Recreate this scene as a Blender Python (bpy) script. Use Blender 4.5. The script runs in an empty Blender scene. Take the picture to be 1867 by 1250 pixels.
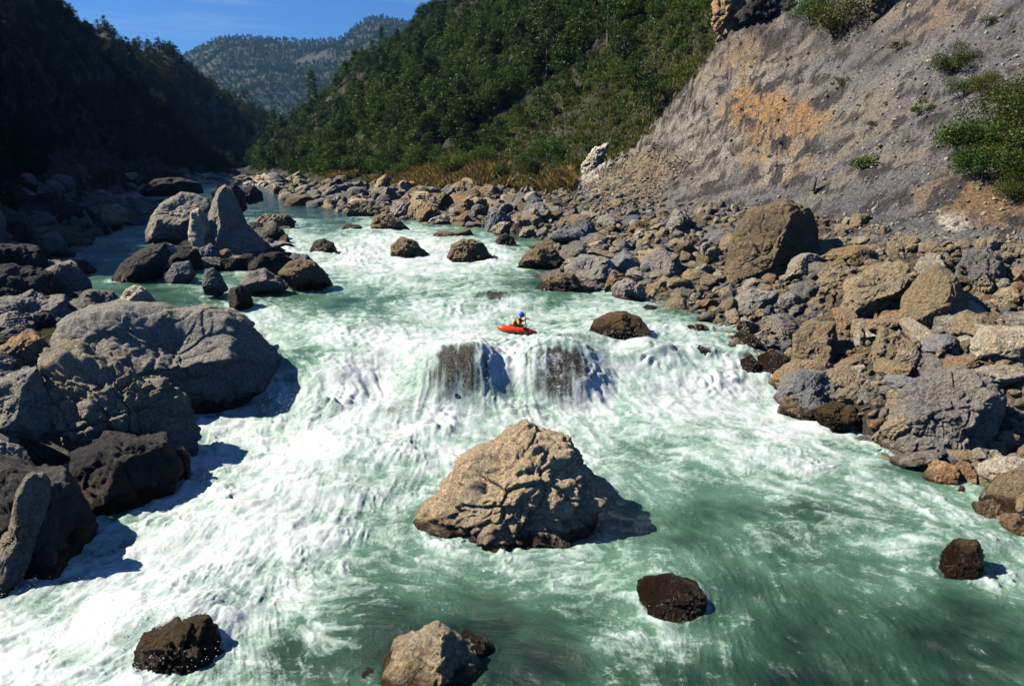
import bpy, bmesh, math, random
import numpy as np
from mathutils import Vector, Matrix
R = math.radians
scene = bpy.context.scene
C = scene.collection
random.seed(7); rng = np.random.default_rng(7)

# ------------------------------------------------------------------ camera, sky, sun, exposure
FPX, HC, PITCH = 1465.0, 12.5, R(12.9)
cam_d = bpy.data.cameras.new('camera'); cam = bpy.data.objects.new('camera', cam_d); C.objects.link(cam)
cam_d.sensor_width = 36; cam_d.lens = 36*FPX/1867; cam_d.clip_end = 20000; cam_d.clip_start = .1
cam.location = (0, 0, HC); cam.rotation_euler = (math.pi/2-PITCH, 0, 0)
scene.camera = cam
SUN_EL, SUN_AZ = R(43), math.atan2(0.16, -1.0)            # azimuth of the direction TO the sun (math angle in xy)
to_sun = Vector((math.cos(SUN_EL)*math.cos(SUN_AZ), math.cos(SUN_EL)*math.sin(SUN_AZ), math.sin(SUN_EL)))
W = bpy.data.worlds.new('World'); scene.world = W; W.use_nodes = True
wt = W.node_tree; wn = wt.nodes; wn.clear()
sky = wn.new('ShaderNodeTexSky'); sky.sky_type = 'NISHITA'; sky.sun_disc = False
sky.sun_elevation = SUN_EL; sky.sun_rotation = math.pi/2-SUN_AZ
sky.altitude = 900; sky.air_density = 1.0; sky.dust_density = .15; sky.ozone_density = 3.0
bg = wn.new('ShaderNodeBackground'); bg.inputs[1].default_value = 0.05
wo = wn.new('ShaderNodeOutputWorld')
tc = wn.new('ShaderNodeTexCoord'); mp = wn.new('ShaderNodeMapping'); mp.inputs['Scale'].default_value = (2.0, 2.0, 22)
cn = wn.new('ShaderNodeTexNoise'); cn.inputs['Scale'].default_value = 2.2; cn.inputs['Detail'].default_value = 7; cn.inputs['Roughness'].default_value = .6
cr = wn.new('ShaderNodeMapRange'); cr.inputs[1].default_value = .5; cr.inputs[2].default_value = .85; cr.inputs[3].default_value = 0; cr.inputs[4].default_value = .3
cm = wn.new('ShaderNodeMix'); cm.data_type = 'RGBA'; cm.inputs[7].default_value = (7.5, 8.2, 9.2, 1)
wt.links.new(tc.outputs['Generated'], mp.inputs[0]); wt.links.new(mp.outputs[0], cn.inputs['Vector'])
wt.links.new(cn.outputs[0], cr.inputs[0]); wt.links.new(cr.outputs[0], cm.inputs[0])
hue = wn.new('ShaderNodeMix'); hue.data_type = 'RGBA'; hue.blend_type = 'MULTIPLY'; hue.inputs[0].default_value = 1; hue.inputs[7].default_value = (.38, .72, 1.18, 1)
wt.links.new(sky.outputs[0], hue.inputs[6]); wt.links.new(hue.outputs[2], cm.inputs[6]); wt.links.new(cm.outputs[2], bg.inputs[0]); wt.links.new(bg.outputs[0], wo.inputs[0])
sl = bpy.data.lights.new('sun', 'SUN'); so = bpy.data.objects.new('sun', sl); C.objects.link(so)
sl.energy = 5.0; sl.angle = R(.5); sl.color = (1, .93, .80)
so.rotation_euler = to_sun.to_track_quat('Z', 'Y').to_euler()
scene.view_settings.view_transform = 'Standard'; scene.view_settings.look = 'None'
scene.view_settings.exposure = 0.85; scene.view_settings.gamma = 1
scene.cycles.max_bounces = 6; scene.cycles.transparent_max_bounces = 6
scene.cycles.diffuse_bounces = 0; scene.cycles.glossy_bounces = 2; scene.cycles.volume_bounces = 0
scene.cycles.use_adaptive_sampling = True

# ------------------------------------------------------------------ projection helpers
cP, sP = math.cos(PITCH), math.sin(PITCH)
def ray(px, row):
    a = (px-933.5)/FPX; b = -(row-625)/FPX
    return np.array([a, cP+b*sP, -sP+b*cP])
def at_z(px, row, z):
    d = ray(px, row); t = (z-HC)/d[2]; return np.array([0, 0, HC])+d*t
def at_y(px, row, Y):
    d = ray(px, row); return np.array([0, 0, HC])+d*(Y/d[1])
def proj(x, y, z):
    z = z-HC; dep = y*cP-z*sP; up = y*sP+z*cP
    return 933.5+FPX*x/dep, 625-FPX*up/dep

# ------------------------------------------------------------------ numpy noise
_perm = np.random.default_rng(3).permutation(256).astype(np.int32); _perm = np.concatenate([_perm, _perm, _perm])
_g = np.random.default_rng(4).normal(size=(256, 3)).astype(np.float32); _g /= np.linalg.norm(_g, axis=1)[:, None]
def pn(P, s=0):
    """gradient noise, P (N,3), about -0.8..0.8"""
    P = np.asarray(P, np.float32)+np.float32(s*17.31); I = np.floor(P).astype(np.int32); F = P-I; I &= 255
    U = F*F*F*(F*(F*6-15)+10)
    out = np.zeros(len(P), np.float32)
    for dx in (0, 1):
        a = _perm[I[:, 0]+dx]; wx = U[:, 0] if dx else 1-U[:, 0]; fx = F[:, 0]-dx
        for dy in (0, 1):
            b = _perm[a+I[:, 1]+dy]; wy = wx*(U[:, 1] if dy else 1-U[:, 1]); fy = F[:, 1]-dy
            for dz in (0, 1):
                g = _g[_perm[b+I[:, 2]+dz]]; w = wy*(U[:, 2] if dz else 1-U[:, 2])
                out += w*(g[:, 0]*fx+g[:, 1]*fy+g[:, 2]*(F[:, 2]-dz))
    return out*1.5
def fbm(P, o=4, s=0, gain=.5):
    P = np.asarray(P, np.float32); r = 0; a = 1.0
    for i in range(o): r = r+a*pn(P*(2.03**i), s+i); a *= gain
    return r
def ridged(P, o=4, s=0, gain=.5):
    P = np.asarray(P, np.float32); r = 0; a = 1.0
    for i in range(o): r = r+a*(1-2*np.abs(pn(P*(2.03**i), s+i))); a *= gain
    return r
def sst(x, a, b):
    t = np.clip((x-a)/(b-a), 0, 1); return t*t*(3-2*t)
def worley(P, s=0):
    """returns F1 distance, edge gap F2-F1 and a random value of the nearest cell"""
    P = np.asarray(P, np.float32)+s*7.7; I = np.floor(P).astype(np.int32); f1 = np.full(len(P), 9., np.float32); f2 = f1.copy(); idv = np.zeros(len(P), np.float32); tl = np.zeros((len(P), 3), np.float32)
    for a in (-1, 0, 1):
        for b in (-1, 0, 1):
            for c in (-1, 0, 1):
                J = I+np.array([a, b, c]); h = _perm[_perm[_perm[J[:, 0] & 255]+(J[:, 1] & 255)]+(J[:, 2] & 255)]
                v = J+.5+_g[h]*.42-P; d = np.sqrt((v*v).sum(1)); n = d < f1
                f2 = np.where(n, f1, np.minimum(f2, d)); f1 = np.where(n, d, f1); r = (np.einsum('ij,ij->i', -v, _g[(h*7+13) & 255]))+_g[(h*3+5) & 255, 0]*.35
                idv = np.where(n, r, idv)
    return f1, f2-f1, idv
class RBF:
    """linear-kernel radial interpolation with an affine part"""
    def __init__(s, X, V, sc=(1, 1), reg=0.0):
        s.sc = np.array(sc, float); X = np.array(X, float)*s.sc; V = np.array(V, float)
        if V.ndim == 1: V = V[:, None]
        n = len(X); K = np.linalg.norm(X[:, None]-X[None], axis=2)-reg*np.eye(n)
        A = np.hstack([np.ones((n, 1)), X]); M = np.block([[K, A], [A.T, np.zeros((3, 3))]])
        w = np.linalg.lstsq(M, np.vstack([V, np.zeros((3, V.shape[1]))]), rcond=None)[0]
        s.X, s.w, s.a = X.astype(np.float32), w[:n].astype(np.float32), w[n:].astype(np.float32)
    def __call__(s, Q):
        Q = (np.asarray(Q)*s.sc).astype(np.float32); out = np.empty((len(Q), s.w.shape[1]), np.float32)
        for i in range(0, len(Q), 60000):
            q = Q[i:i+60000]
            d = np.sqrt((q[:, 0:1]-s.X[:, 0])**2+(q[:, 1:2]-s.X[:, 1])**2)
            out[i:i+60000] = d@s.w+s.a[0]+q@s.a[1:]
        return out if out.shape[1] > 1 else out[:, 0]

# ------------------------------------------------------------------ object helpers
def tag(o, label=None, cat=None, group=None, kind=None):
    if label: o['label'] = label
    if cat: o['category'] = cat
    if group: o['group'] = group
    if kind: o['kind'] = kind
    return o
def mesh_np(name, V, F, smooth=True):
    me = bpy.data.meshes.new(name); V = np.asarray(V, np.float32); F = np.asarray(F, np.int32)
    k = F.shape[1]
    me.vertices.add(len(V)); me.vertices.foreach_set('co', V.ravel())
    me.loops.add(F.size); me.loops.foreach_set('vertex_index', F.ravel())
    me.polygons.add(len(F)); me.polygons.foreach_set('loop_start', np.arange(0, F.size, k, dtype=np.int32))
    me.update(calc_edges=True)
    me.polygons.foreach_set('use_smooth', np.full(len(F), smooth)); me.validate(); return me
def obj(name, me, mat=None, parent=None, loc=None):
    o = bpy.data.objects.new(name, me); C.objects.link(o)
    if mat and not me.materials: me.materials.append(mat)
    if parent: o.parent = parent
    if loc is not None: o.location = loc
    return o
def empty(name, loc, rz=0, sc=1):
    o = bpy.data.objects.new(name, None); C.objects.link(o); o.location = loc; o.rotation_euler = (0, 0, rz)
    o.scale = (sc, sc, sc); o.empty_display_size = .3; return o
def gridF(nr, nc):
    i = np.arange(nr*nc).reshape(nr, nc)
    return np.stack([i[:-1, :-1], i[:-1, 1:], i[1:, 1:], i[1:, :-1]], -1).reshape(-1, 4)
def attr(me, name, v, typ='FLOAT'):
    a = me.attributes.new(name, typ, 'POINT')
    if typ == 'FLOAT_COLOR':
        v = np.hstack([v, np.ones((len(v), 1))]); a.data.foreach_set('color', v.astype(np.float32).ravel())
    elif typ == 'FLOAT_VECTOR': a.data.foreach_set('vector', v.astype(np.float32).ravel())
    else: a.data.foreach_set('value', v.astype(np.float32 if typ == 'FLOAT' else np.int32))

# ------------------------------------------------------------------ node helper
class NT:
    def __init__(s, name):
        s.m = bpy.data.materials.new(name); s.m.use_nodes = True; s.t = s.m.node_tree; s.t.nodes.clear()
        s.out = s.t.nodes.new('ShaderNodeOutputMaterial')
    def n(s, typ, ins=None, **kw):
        nd = s.t.nodes.new('ShaderNode'+typ)
        for k, v in kw.items(): setattr(nd, k, v)
        for k, v in (ins or {}).items():
            if isinstance(v, bpy.types.NodeSocket): s.t.links.new(v, nd.inputs[k])
            else: nd.inputs[k].default_value = v
        return nd
    def math(s, op, a, b=0.0, c=0.0, clamp=False): return s.n('Math', {0: a, 1: b, 2: c}, operation=op, use_clamp=clamp).outputs[0]
    def noise(s, vec, sc, det=4, ro=.55, dist=0.0): return s.n('TexNoise', {'Vector': vec, 'Scale': sc, 'Detail': det, 'Roughness': ro, 'Distortion': dist}).outputs[0]
    def rng(s, v, a, b, c=0.0, d=1.0): return s.n('MapRange', {0: v, 1: a, 2: b, 3: c, 4: d}, interpolation_type='SMOOTHSTEP').outputs[0]
    def mix(s, f, a, b, bt='MIX'):
        return s.n('Mix', {0: f, 6: a, 7: b}, data_type='RGBA', blend_type=bt).outputs[2]
    def pos(s): return s.n('NewGeometry').outputs['Position']
    def surf(s, sh): s.t.links.new(sh, s.out.inputs[0]); return s.m
def c4(c): return (c[0], c[1], c[2], 1)

def rock_mat(name, A, B, D, stain=(.21, .11, .04), bumpk=1.0, sc=1.0, lichen=None, strata=0.0, tex=1.0):
    """A main, B second, D dark mineral patches"""
    n = NT(name); P = n.pos()
    oi = n.n('ObjectInfo')
    off = n.n('VectorMath', {0: P, 1: n.n('CombineXYZ', {0: oi.outputs['Random'], 1: 0.0, 2: oi.outputs['Random']}).outputs[0]}, operation='ADD').outputs[0]
    lo = n.noise(off, .55*sc, 5, .6, .4); mid = n.noise(off, 2.3*sc, 8, .68, .2); hi = n.noise(off, 9*sc, 8, .72)
    col = n.mix(n.rng(lo, .42, .60), c4(A), c4(B))
    col = n.mix(n.rng(mid, .54, .70, 0, .75*tex), col, c4(D))
    if lichen:
        col = n.mix(n.rng(n.noise(off, 1.1*sc, 9, .7), .52, .62, 0, .8), col, c4(lichen))
    if strata:
        wv = n.n('TexWave', {'Vector': off, 'Scale': 1.1, 'Distortion': 7.0, 'Detail': 5.0, 'Detail Scale': 1.6, 'Detail Roughness': .7}, bands_direction='DIAGONAL').outputs[1]
        col = n.mix(n.math('MULTIPLY', wv, strata), col, c4([min(1, x*1.9) for x in A]))
    col = n.mix(n.rng(hi, .36, .66, .05, .75), n.mix(1.0, col, (.62, .61, .61, 1), 'MULTIPLY'), n.mix(1.0, col, (1.75, 1.7, 1.6, 1), 'MULTIPLY'))
    rv = n.rng(oi.outputs['Random'], 0, 1, .85, 1.35)
    col = n.mix(1.0, col, n.n('CombineColor', {0: rv, 1: rv, 2: rv}).outputs[0], 'MULTIPLY')
    # wet band above the waterline, height read from the object's own property
    wz = n.n('Attribute', attribute_type='OBJECT', attribute_name='wet_height').outputs['Fac']
    z = n.n('SeparateXYZ', {0: P}).outputs[2]
    h = n.math('SUBTRACT', z, wz); h = n.math('ADD', h, n.math('MULTIPLY', n.math('SUBTRACT', n.noise(P, 1.3, 5), .5), 1.0))
    wet = n.rng(h, -.12, .16, 1.0, 0.0)
    st = n.rng(h, .0, .7, 1.0, 0.0)
    col = n.mix(n.math('MULTIPLY', st, n.rng(mid, .40, .6, .0, .6)), col, c4(stain))
    col = n.mix(wet, col, n.mix(1.0, n.mix(.35, col, c4(stain)), (.24, .21, .18, 1), 'MULTIPLY'))
    vor = n.n('TexVoronoi', {'Vector': n.n('VectorMath', {0: off, 1: n.n('VectorMath', {0: n.n('TexNoise', {'Vector': off, 'Scale': 1.7*sc, 'Detail': 3}).outputs[1], 1: (.9, .9, .9)}, operation='MULTIPLY').outputs[0]}, operation='ADD').outputs[0], 'Scale': 1.5*sc}, feature='DISTANCE_TO_EDGE').outputs[0]
    crack = n.rng(vor, 0, .05, 0, 1)
    hh = n.math('ADD', n.math('MULTIPLY', mid, 1.0), n.math('MULTIPLY', hi, .40)); hh = n.math('ADD', hh, n.math('MULTIPLY', crack, .05))
    hh = n.math('ADD', hh, n.math('MULTIPLY', n.noise(off, 32*sc, 4, .7), .12))
    b = n.n('Bump', {'Strength': 1.0, 'Distance': .8*bumpk/sc, 'Height': hh})
    ro = n.math('SUBTRACT', .93, n.math('MULTIPLY', wet, .68))
    p = n.n('BsdfPrincipled', {'Base Color': col, 'Roughness': ro, 'Normal': b.outputs[0], 'Specular IOR Level': .35})
    return n.surf(p.outputs[0])
M = {}
M['grey'] = rock_mat('rock_grey', (.27, .255, .235), (.36, .325, .27), (.10, .10, .105), strata=.1)
M['blue'] = rock_mat('rock_bluegrey', (.17, .18, .195), (.28, .28, .275), (.07, .075, .085), strata=.2)
M['tan'] = rock_mat('rock_tan', (.50, .38, .225), (.38, .31, .21), (.17, .145, .12))
M['pale'] = rock_mat('rock_pale', (.56, .50, .40), (.48, .385, .26), (.22, .20, .18), strata=.1)
M['brown'] = rock_mat('rock_brown', (.27, .205, .12), (.35, .26, .15), (.10, .085, .07), lichen=(.20, .18, .13))
M['orange'] = rock_mat('rock_orange', (.46, .28, .14), (.38, .28, .18), (.18, .14, .10))
M['dark'] = rock_mat('rock_dark', (.05, .047, .045), (.085, .078, .07), (.03, .03, .032))  # black wet stone; also paints shade into the left bank rocks
M['hero'] = rock_mat('rock_hero', (.70, .54, .34), (.55, .44, .31), (.30, .25, .19), stain=(.22, .10, .025), bumpk=1.25, sc=1.25)
M['slab'] = rock_mat('rock_slab', (.43, .41, .38), (.52, .47, .38), (.18, .18, .18), bumpk=1.1, sc=.9, strata=.07)
M['crag'] = rock_mat('rock_crag', (.36, .31, .22), (.27, .26, .24), (.12, .11, .10), bumpk=1.3, sc=1.1, lichen=(.28, .24, .12))
M['wetbrown'] = rock_mat('rock_algae', (.13, .08, .03), (.06, .045, .022), (.018, .014, .011), stain=(.12, .065, .018), bumpk=1.2, sc=1.6)

# ------------------------------------------------------------------ water level
WC = [(-300,1400,-.5),(100,1300,-.2),(600,1300,0),(1200,1300,0),(2200,1300,0),(-200,1200,-.6),(0,1250,-.3),(60,1120,-.1),(200,1010,0),(1867,1000,.1),(2100,950,.2),(1500,1000,0),(1100,1050,0),(700,1050,0),(400,1000,0),(300,930,.1),
(1700,880,.15),(1300,850,.15),(1400,780,.25),(600,850,.1),(450,840,.1),(800,830,.15),(1100,790,.15),(1540,800,.25),(500,780,.2),(-300,1000,.5),
(560,765,.25),(640,772,.3),(760,770,.35),(880,770,.35),(980,750,.35),(1080,745,.35),(1200,740,.4),(1300,735,.5),(1420,725,.6),
(450,735,.3),(495,745,.3),(420,690,.35),(520,640,2.3),(600,650,2.2),(700,665,1.9),(780,650,2.35),(870,655,2.4),(930,640,2.4),(1000,635,2.5),(1080,650,2.3),(1150,640,2.3),(1250,620,2.4),(1350,640,2.0),(1430,655,1.5),
(940,612,2.45),(700,610,2.45),(560,600,2.5),(1050,605,2.55),(800,585,2.6),(900,580,2.65),(1000,575,2.7),(1100,570,2.8),(1250,575,2.75),(1340,600,2.5),(850,548,3.1),(930,545,3.15),(1050,545,3.1),(1150,545,3.0),
(650,560,2.95),(500,560,2.9),(600,530,3.1),(800,515,3.4),(700,495,3.5),(950,505,3.5),(620,480,3.6),(1000,490,3.7),
(700,470,3.7),(820,475,3.7),(950,470,3.9),(620,460,3.8),(540,480,3.6),(560,428,4.7),(640,428,4.7),(750,428,4.7),(850,432,4.7),(950,432,4.6),(500,428,4.7),(1030,430,4.6),
(480,400,4.9),(620,395,4.9),(800,410,4.8),(900,415,4.8),(500,370,5.1),(450,345,5.4),(480,335,5.5),(360,340,5.5),(800,370,5.0),
(150,560,3.3),(250,500,3.8),(350,530,3.4),(430,545,3.1),(300,450,4.3),(100,470,4.2),(280,435,4.5),(250,350,5.4),(-200,500,4.0),(0,380,5.2),(1400,500,3.0),(1700,600,1.5)]
_wp = np.array([list(at_z(a, b, c))+[c] for a, b, c in WC])
_wr = RBF(np.stack([_wp[:, 0]/_wp[:, 1], np.log(_wp[:, 1])], 1), _wp[:, 3], sc=(1, 1.2), reg=.004)
def wbase(x, y): return _wr(np.stack([np.asarray(x)/np.asarray(y), np.log(np.asarray(y))], 1))
def wl(x, y): return float(wbase(np.array([x]), np.array([y]))[0])
def on_water(px, row):
    z = 2.0
    for _ in range(12): p = at_z(px, row, z); z = .5*z+.5*wl(p[0], p[1])
    return at_z(px, row, z)
def at_xy(P, Q):
    return on_water(P, Q)

# submerged mounds: (px,row,rx metres,ry metres,height)
MOUNDS = [(830,674,2.3,1.9,.92),(1018,678,2.5,1.8,.92),(900,540,2.3,1.2,.30),(695,596,1.9,1.2,.35),(1045,618,2.0,1.3,.28),(1235,1062,2.2,1.7,.5),(860,560,1.6,1.0,.2),
(1190,640,1.1,.9,.35),(1270,600,1.0,.8,.3),(1285,645,1.0,.8,.3),(1365,655,1.0,.8,.3),(500,425,3.2,2.0,.5),(670,425,3.5,2.0,.25),(640,400,2.2,1.5,.2),(715,755,1.5,1.0,.2),(590,690,1.5,1.0,.35),(560,470,2.0,1.5,.3),(600,1235,1.2,1.0,0.0),(300,435,2.5,2,.4),(1750,1000,1.6,1.3,.42),(290,1150,2.0,1.6,.55),(655,1150,2.0,1.5,.25),(1500,960,3,2,.3),(1350,1000,3,2,-.25),(600,900,3,2,.3),(480,960,3,2.5,.35),(1000,1110,4,2,-.2),(840,742,2.2,1.1,-.35),(1020,735,2.2,1.1,-.35),(925,700,1.1,2.0,-.45),(710,700,1.3,2.0,-.4),(1110,700,1.2,1.8,-.35),(1250,790,3,2.5,.35),(1400,850,3,2,.3),(650,830,3,2.5,.3)]
MW = [(on_water(a, b), rx, ry, h) for a, b, rx, ry, h in MOUNDS]
def mound(x, y, rel=1.0):
    z = np.zeros_like(x)
    for p, rx, ry, h in MW:
        dx = (x-p[0])/rx; dy = (y-p[1]); dy = np.where(dy < 0, dy/(ry*(.95 if h > .9 else .62)), dy/(ry*1.5))
        z = z+h*np.exp(-(dx*dx+dy*dy)**1.3)
    return z

# shoreline polygon (photo pixels on the water surface -> metres)
SH_R = [(2300,1150),(1990,1040),(1867,960),(1800,900),(1700,850),(1620,830),(1545,770),(1445,745),(1440,680),(1380,640),(1310,590),(1180,545),(1060,525),(950,508),(1000,470),(1010,450),(960,432),(930,425),(800,404),(700,398),(620,385),(545,372),(500,350),(490,338)]
SH_L = [(360,334),(250,345),(160,360),(130,400),(160,440),(60,480),(100,540),(200,590),(380,600),(400,660),(300,720),(200,780),(120,860),(20,960),(-60,1060),(-200,1160),(-600,1300)]
_poly = np.array([on_water(a, b)[:2] for a, b in SH_R]+[on_water(a, b)[:2] for a, b in SH_L]+[[-12, 8], [14, 8]])
def shore_sd(x, y):
    """signed distance to the river polygon, positive inside the river"""
    x = np.asarray(x, np.float32); y = np.asarray(y, np.float32)
    best = np.full(x.shape, 1e9, np.float32); ins = np.zeros(x.shape, bool)
    for i in range(len(_poly)):
        a = _poly[i]; b = _poly[(i+1) % len(_poly)]; e = b-a
        t = np.clip(((x-a[0])*e[0]+(y-a[1])*e[1])/(e@e), 0, 1)
        best = np.minimum(best, (x-a[0]-t*e[0])**2+(y-a[1]-t*e[1])**2)
        if a[1] != b[1]:
            c = ((a[1] > y) != (b[1] > y)) & (x < (b[0]-a[0])*(y-a[1])/(b[1]-a[1])+a[0]); ins ^= c
    return np.where(ins, 1, -1)*np.sqrt(best)

# ------------------------------------------------------------------ terrain height
TY = [ # (px,row,Y)
(1990,1000,24),(1867,820,31),(1867,700,33.5),(1867,550,41),(1867,420,50),(1867,350,54),(1867,200,62),(1867,0,75),(1867,-300,100),(2300,700,30),(2300,400,42),(2300,100,55),(2300,-300,75),
(1700,740,34),(1700,640,38),(1700,500,46),(1700,420,53),(1700,300,62),(1700,150,74),(1700,0,90),(1700,-300,120),
(1560,720,36),(1560,640,41),(1560,520,48),(1560,430,58),(1560,330,67),
(1450,640,44.5),(1450,550,50),(1450,450,62),(1450,370,74),(1450,250,88),(1450,100,108),(1450,0,122),(1450,-250,160),
(1330,540,55),(1330,420,72),(1330,370,82),(1330,250,97),(1330,100,118),(1310,0,138),
(1200,500,61),(1200,450,69),(1200,400,84),(1200,350,98),(1200,250,115),(1200,120,140),(1200,0,170),(1200,-250,230),
(1100,440,75),(1100,400,88),(1100,345,112),(1100,280,130),
(1000,400,95),(1000,350,130),(1000,320,140),(1000,200,175),(1000,80,220),(1000,0,260),(1000,-200,340),
(900,385,110),(900,345,140),(900,320,152),(900,200,200),(900,0,310),
(800,370,130),(800,345,160),(800,315,175),(800,200,240),(800,100,300),(800,45,380),(800,25,440),
(700,365,145),(700,340,190),(700,300,215),(700,200,290),(700,135,380),(706,100,430),
(640,350,170),(640,300,240),(640,200,330),(637,150,420),(600,350,175),(600,330,215),(600,290,270),(600,220,350),(600,190,430),
(550,340,210),(550,318,270),(550,260,360),(545,240,430),(500,325,290),(500,285,340),(505,258,400),
# left side
(-100,1100,20),(0,1000,23),(0,900,26),(-300,900,25),(0,760,32),(0,650,38),(-300,650,36),(0,560,46),(200,600,42),(-600,800,25),(-600,500,40),
(0,480,62),(0,420,78),(0,370,92),(0,335,105),(0,250,125),(0,100,160),(0,0,190),(60,10,215),(100,35,240),(150,55,270),(-300,400,75),(-300,300,90),(-300,100,110),(-300,-150,135),(-600,200,75),(-600,-200,100),
(130,400,86),(200,380,100),(200,345,125),(200,330,135),(200,200,250),(200,120,300),(200,72,400),(240,88,440),
(300,345,160),(300,328,200),(300,240,380),(300,103,520),(330,122,550),(400,330,260),(400,318,400),(400,250,480),(400,168,620),(370,150,600),(450,192,680),(450,325,320),(450,305,430),(450,240,520),(480,212,740),(510,232,800),(480,318,350)]
_tp = np.array([at_y(*t) for t in TY])
_X = [[p[0]/p[1], math.log(p[1])] for p in _tp]; _E = [(p[2]-HC)/p[1] for p in _tp]
def _addw(u, y, z): _X.append([u, math.log(y)]); _E.append((z-HC)/y)
for px, y, z in [(600,620,35),(700,620,50),(850,650,70),(550,560,12),(1100,600,90),(480,520,8),(470,430,6),(450,900,10),(400,800,25),(300,700,40),(200,600,55),(100,450,60),(0,400,70),(-300,300,110),(300,1000,20),(600,1000,20),(900,1000,40),(0,900,50),
                 (1500,300,110),(1900,200,110),(520,700,15)]:
    _addw((px-933.5)/FPX, y, z)
for x_, y_, z_ in [(-58,72,36),(-72,72,50),(-68,90,42),(-80,100,55),(-55,60,18),(-62,46,18),(-46,46,7),(-60,30,14),(-95,120,60)]: _addw(x_/y_, y_, z_)  # unseen steep hillside out of frame, raised to throw shade on the left bank
for a, b in SH_R[1:]+SH_L[:-1]:
    p = on_water(a, b); _addw(p[0]/p[1], p[1], p[2]-.05)
for a, b, dz in [(600,440,-1.5),(750,500,-2),(700,600,-2),(900,700,-2.2),(700,850,-2),(1200,800,-2),(1000,1100,-2),(1500,1100,-2),(400,1100,-2),(300,500,-.7),(250,450,-.7),(300,370,-.6),(600,410,-1.2),(450,360,-1),(1250,620,-1.2)]:
    p = on_water(a, b); _addw(p[0]/p[1], p[1], p[2]+dz)
_tr = RBF(_X, _E, sc=(1, .6), reg=.002)
# slope dip direction used to comb gullies down the fall line on the right bank
def relief(x, y, z):
    P = np.stack([x, y, z], 1); far = sst(y, 90, 260)
    # fall line is roughly perpendicular to the river: across coordinate a, down coordinate b
    a = (x*.55+y*.83); b = (-x*.83+y*.55)
    wx = fbm(P*.12, 3, 5)*3
    g = ridged(np.stack([(a+wx)*.22, b*.05, np.zeros_like(a)], 1), 4, 11)-.4
    r = fbm(P*.5, 5, 21, .55)
    return g, r, far
def ground(x, y, detail=True):
    x = np.asarray(x, float); y = np.asarray(y, float)
    e = _tr(np.stack([x/y, np.log(y)], 1)); z = HC+e*y
    sd = shore_sd(x, y); w = wbase(x, y)
    z = np.where(sd > 0, np.minimum(z, w-.12-np.minimum(sd*.35, 1.6)), z)
    z = np.where((sd <= 0) & (y < 320), np.maximum(z, w-.1+np.minimum(-sd*.06, .25)), z)
    if detail:
        g, r, far = relief(x, y, z)
        up = sst(-sd, 4, 26); k = (.25+.75*sst(z-w, 3, 9))*(1-.68*sst(x/y, .30, .42)*(x > 0))
        right = sst(x, -200, -100)*(x > -60)
        z = z+up*k*((g*1.35+ridged(np.stack([x, y, z], 1)*.45, 4, 91)*.42*(x > 0))*(1-far)+r*.75+fbm(np.stack([x, y, z], 1)*1.6, 3, 95)*.16*(1-far)+far*(fbm(np.stack([x, y, z*0], 1)*.02, 4, 31)*9))
    return z
def gz(x, y): return float(ground(np.array([x]), np.array([y]))[0])
_seed = rng.random(64)

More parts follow.
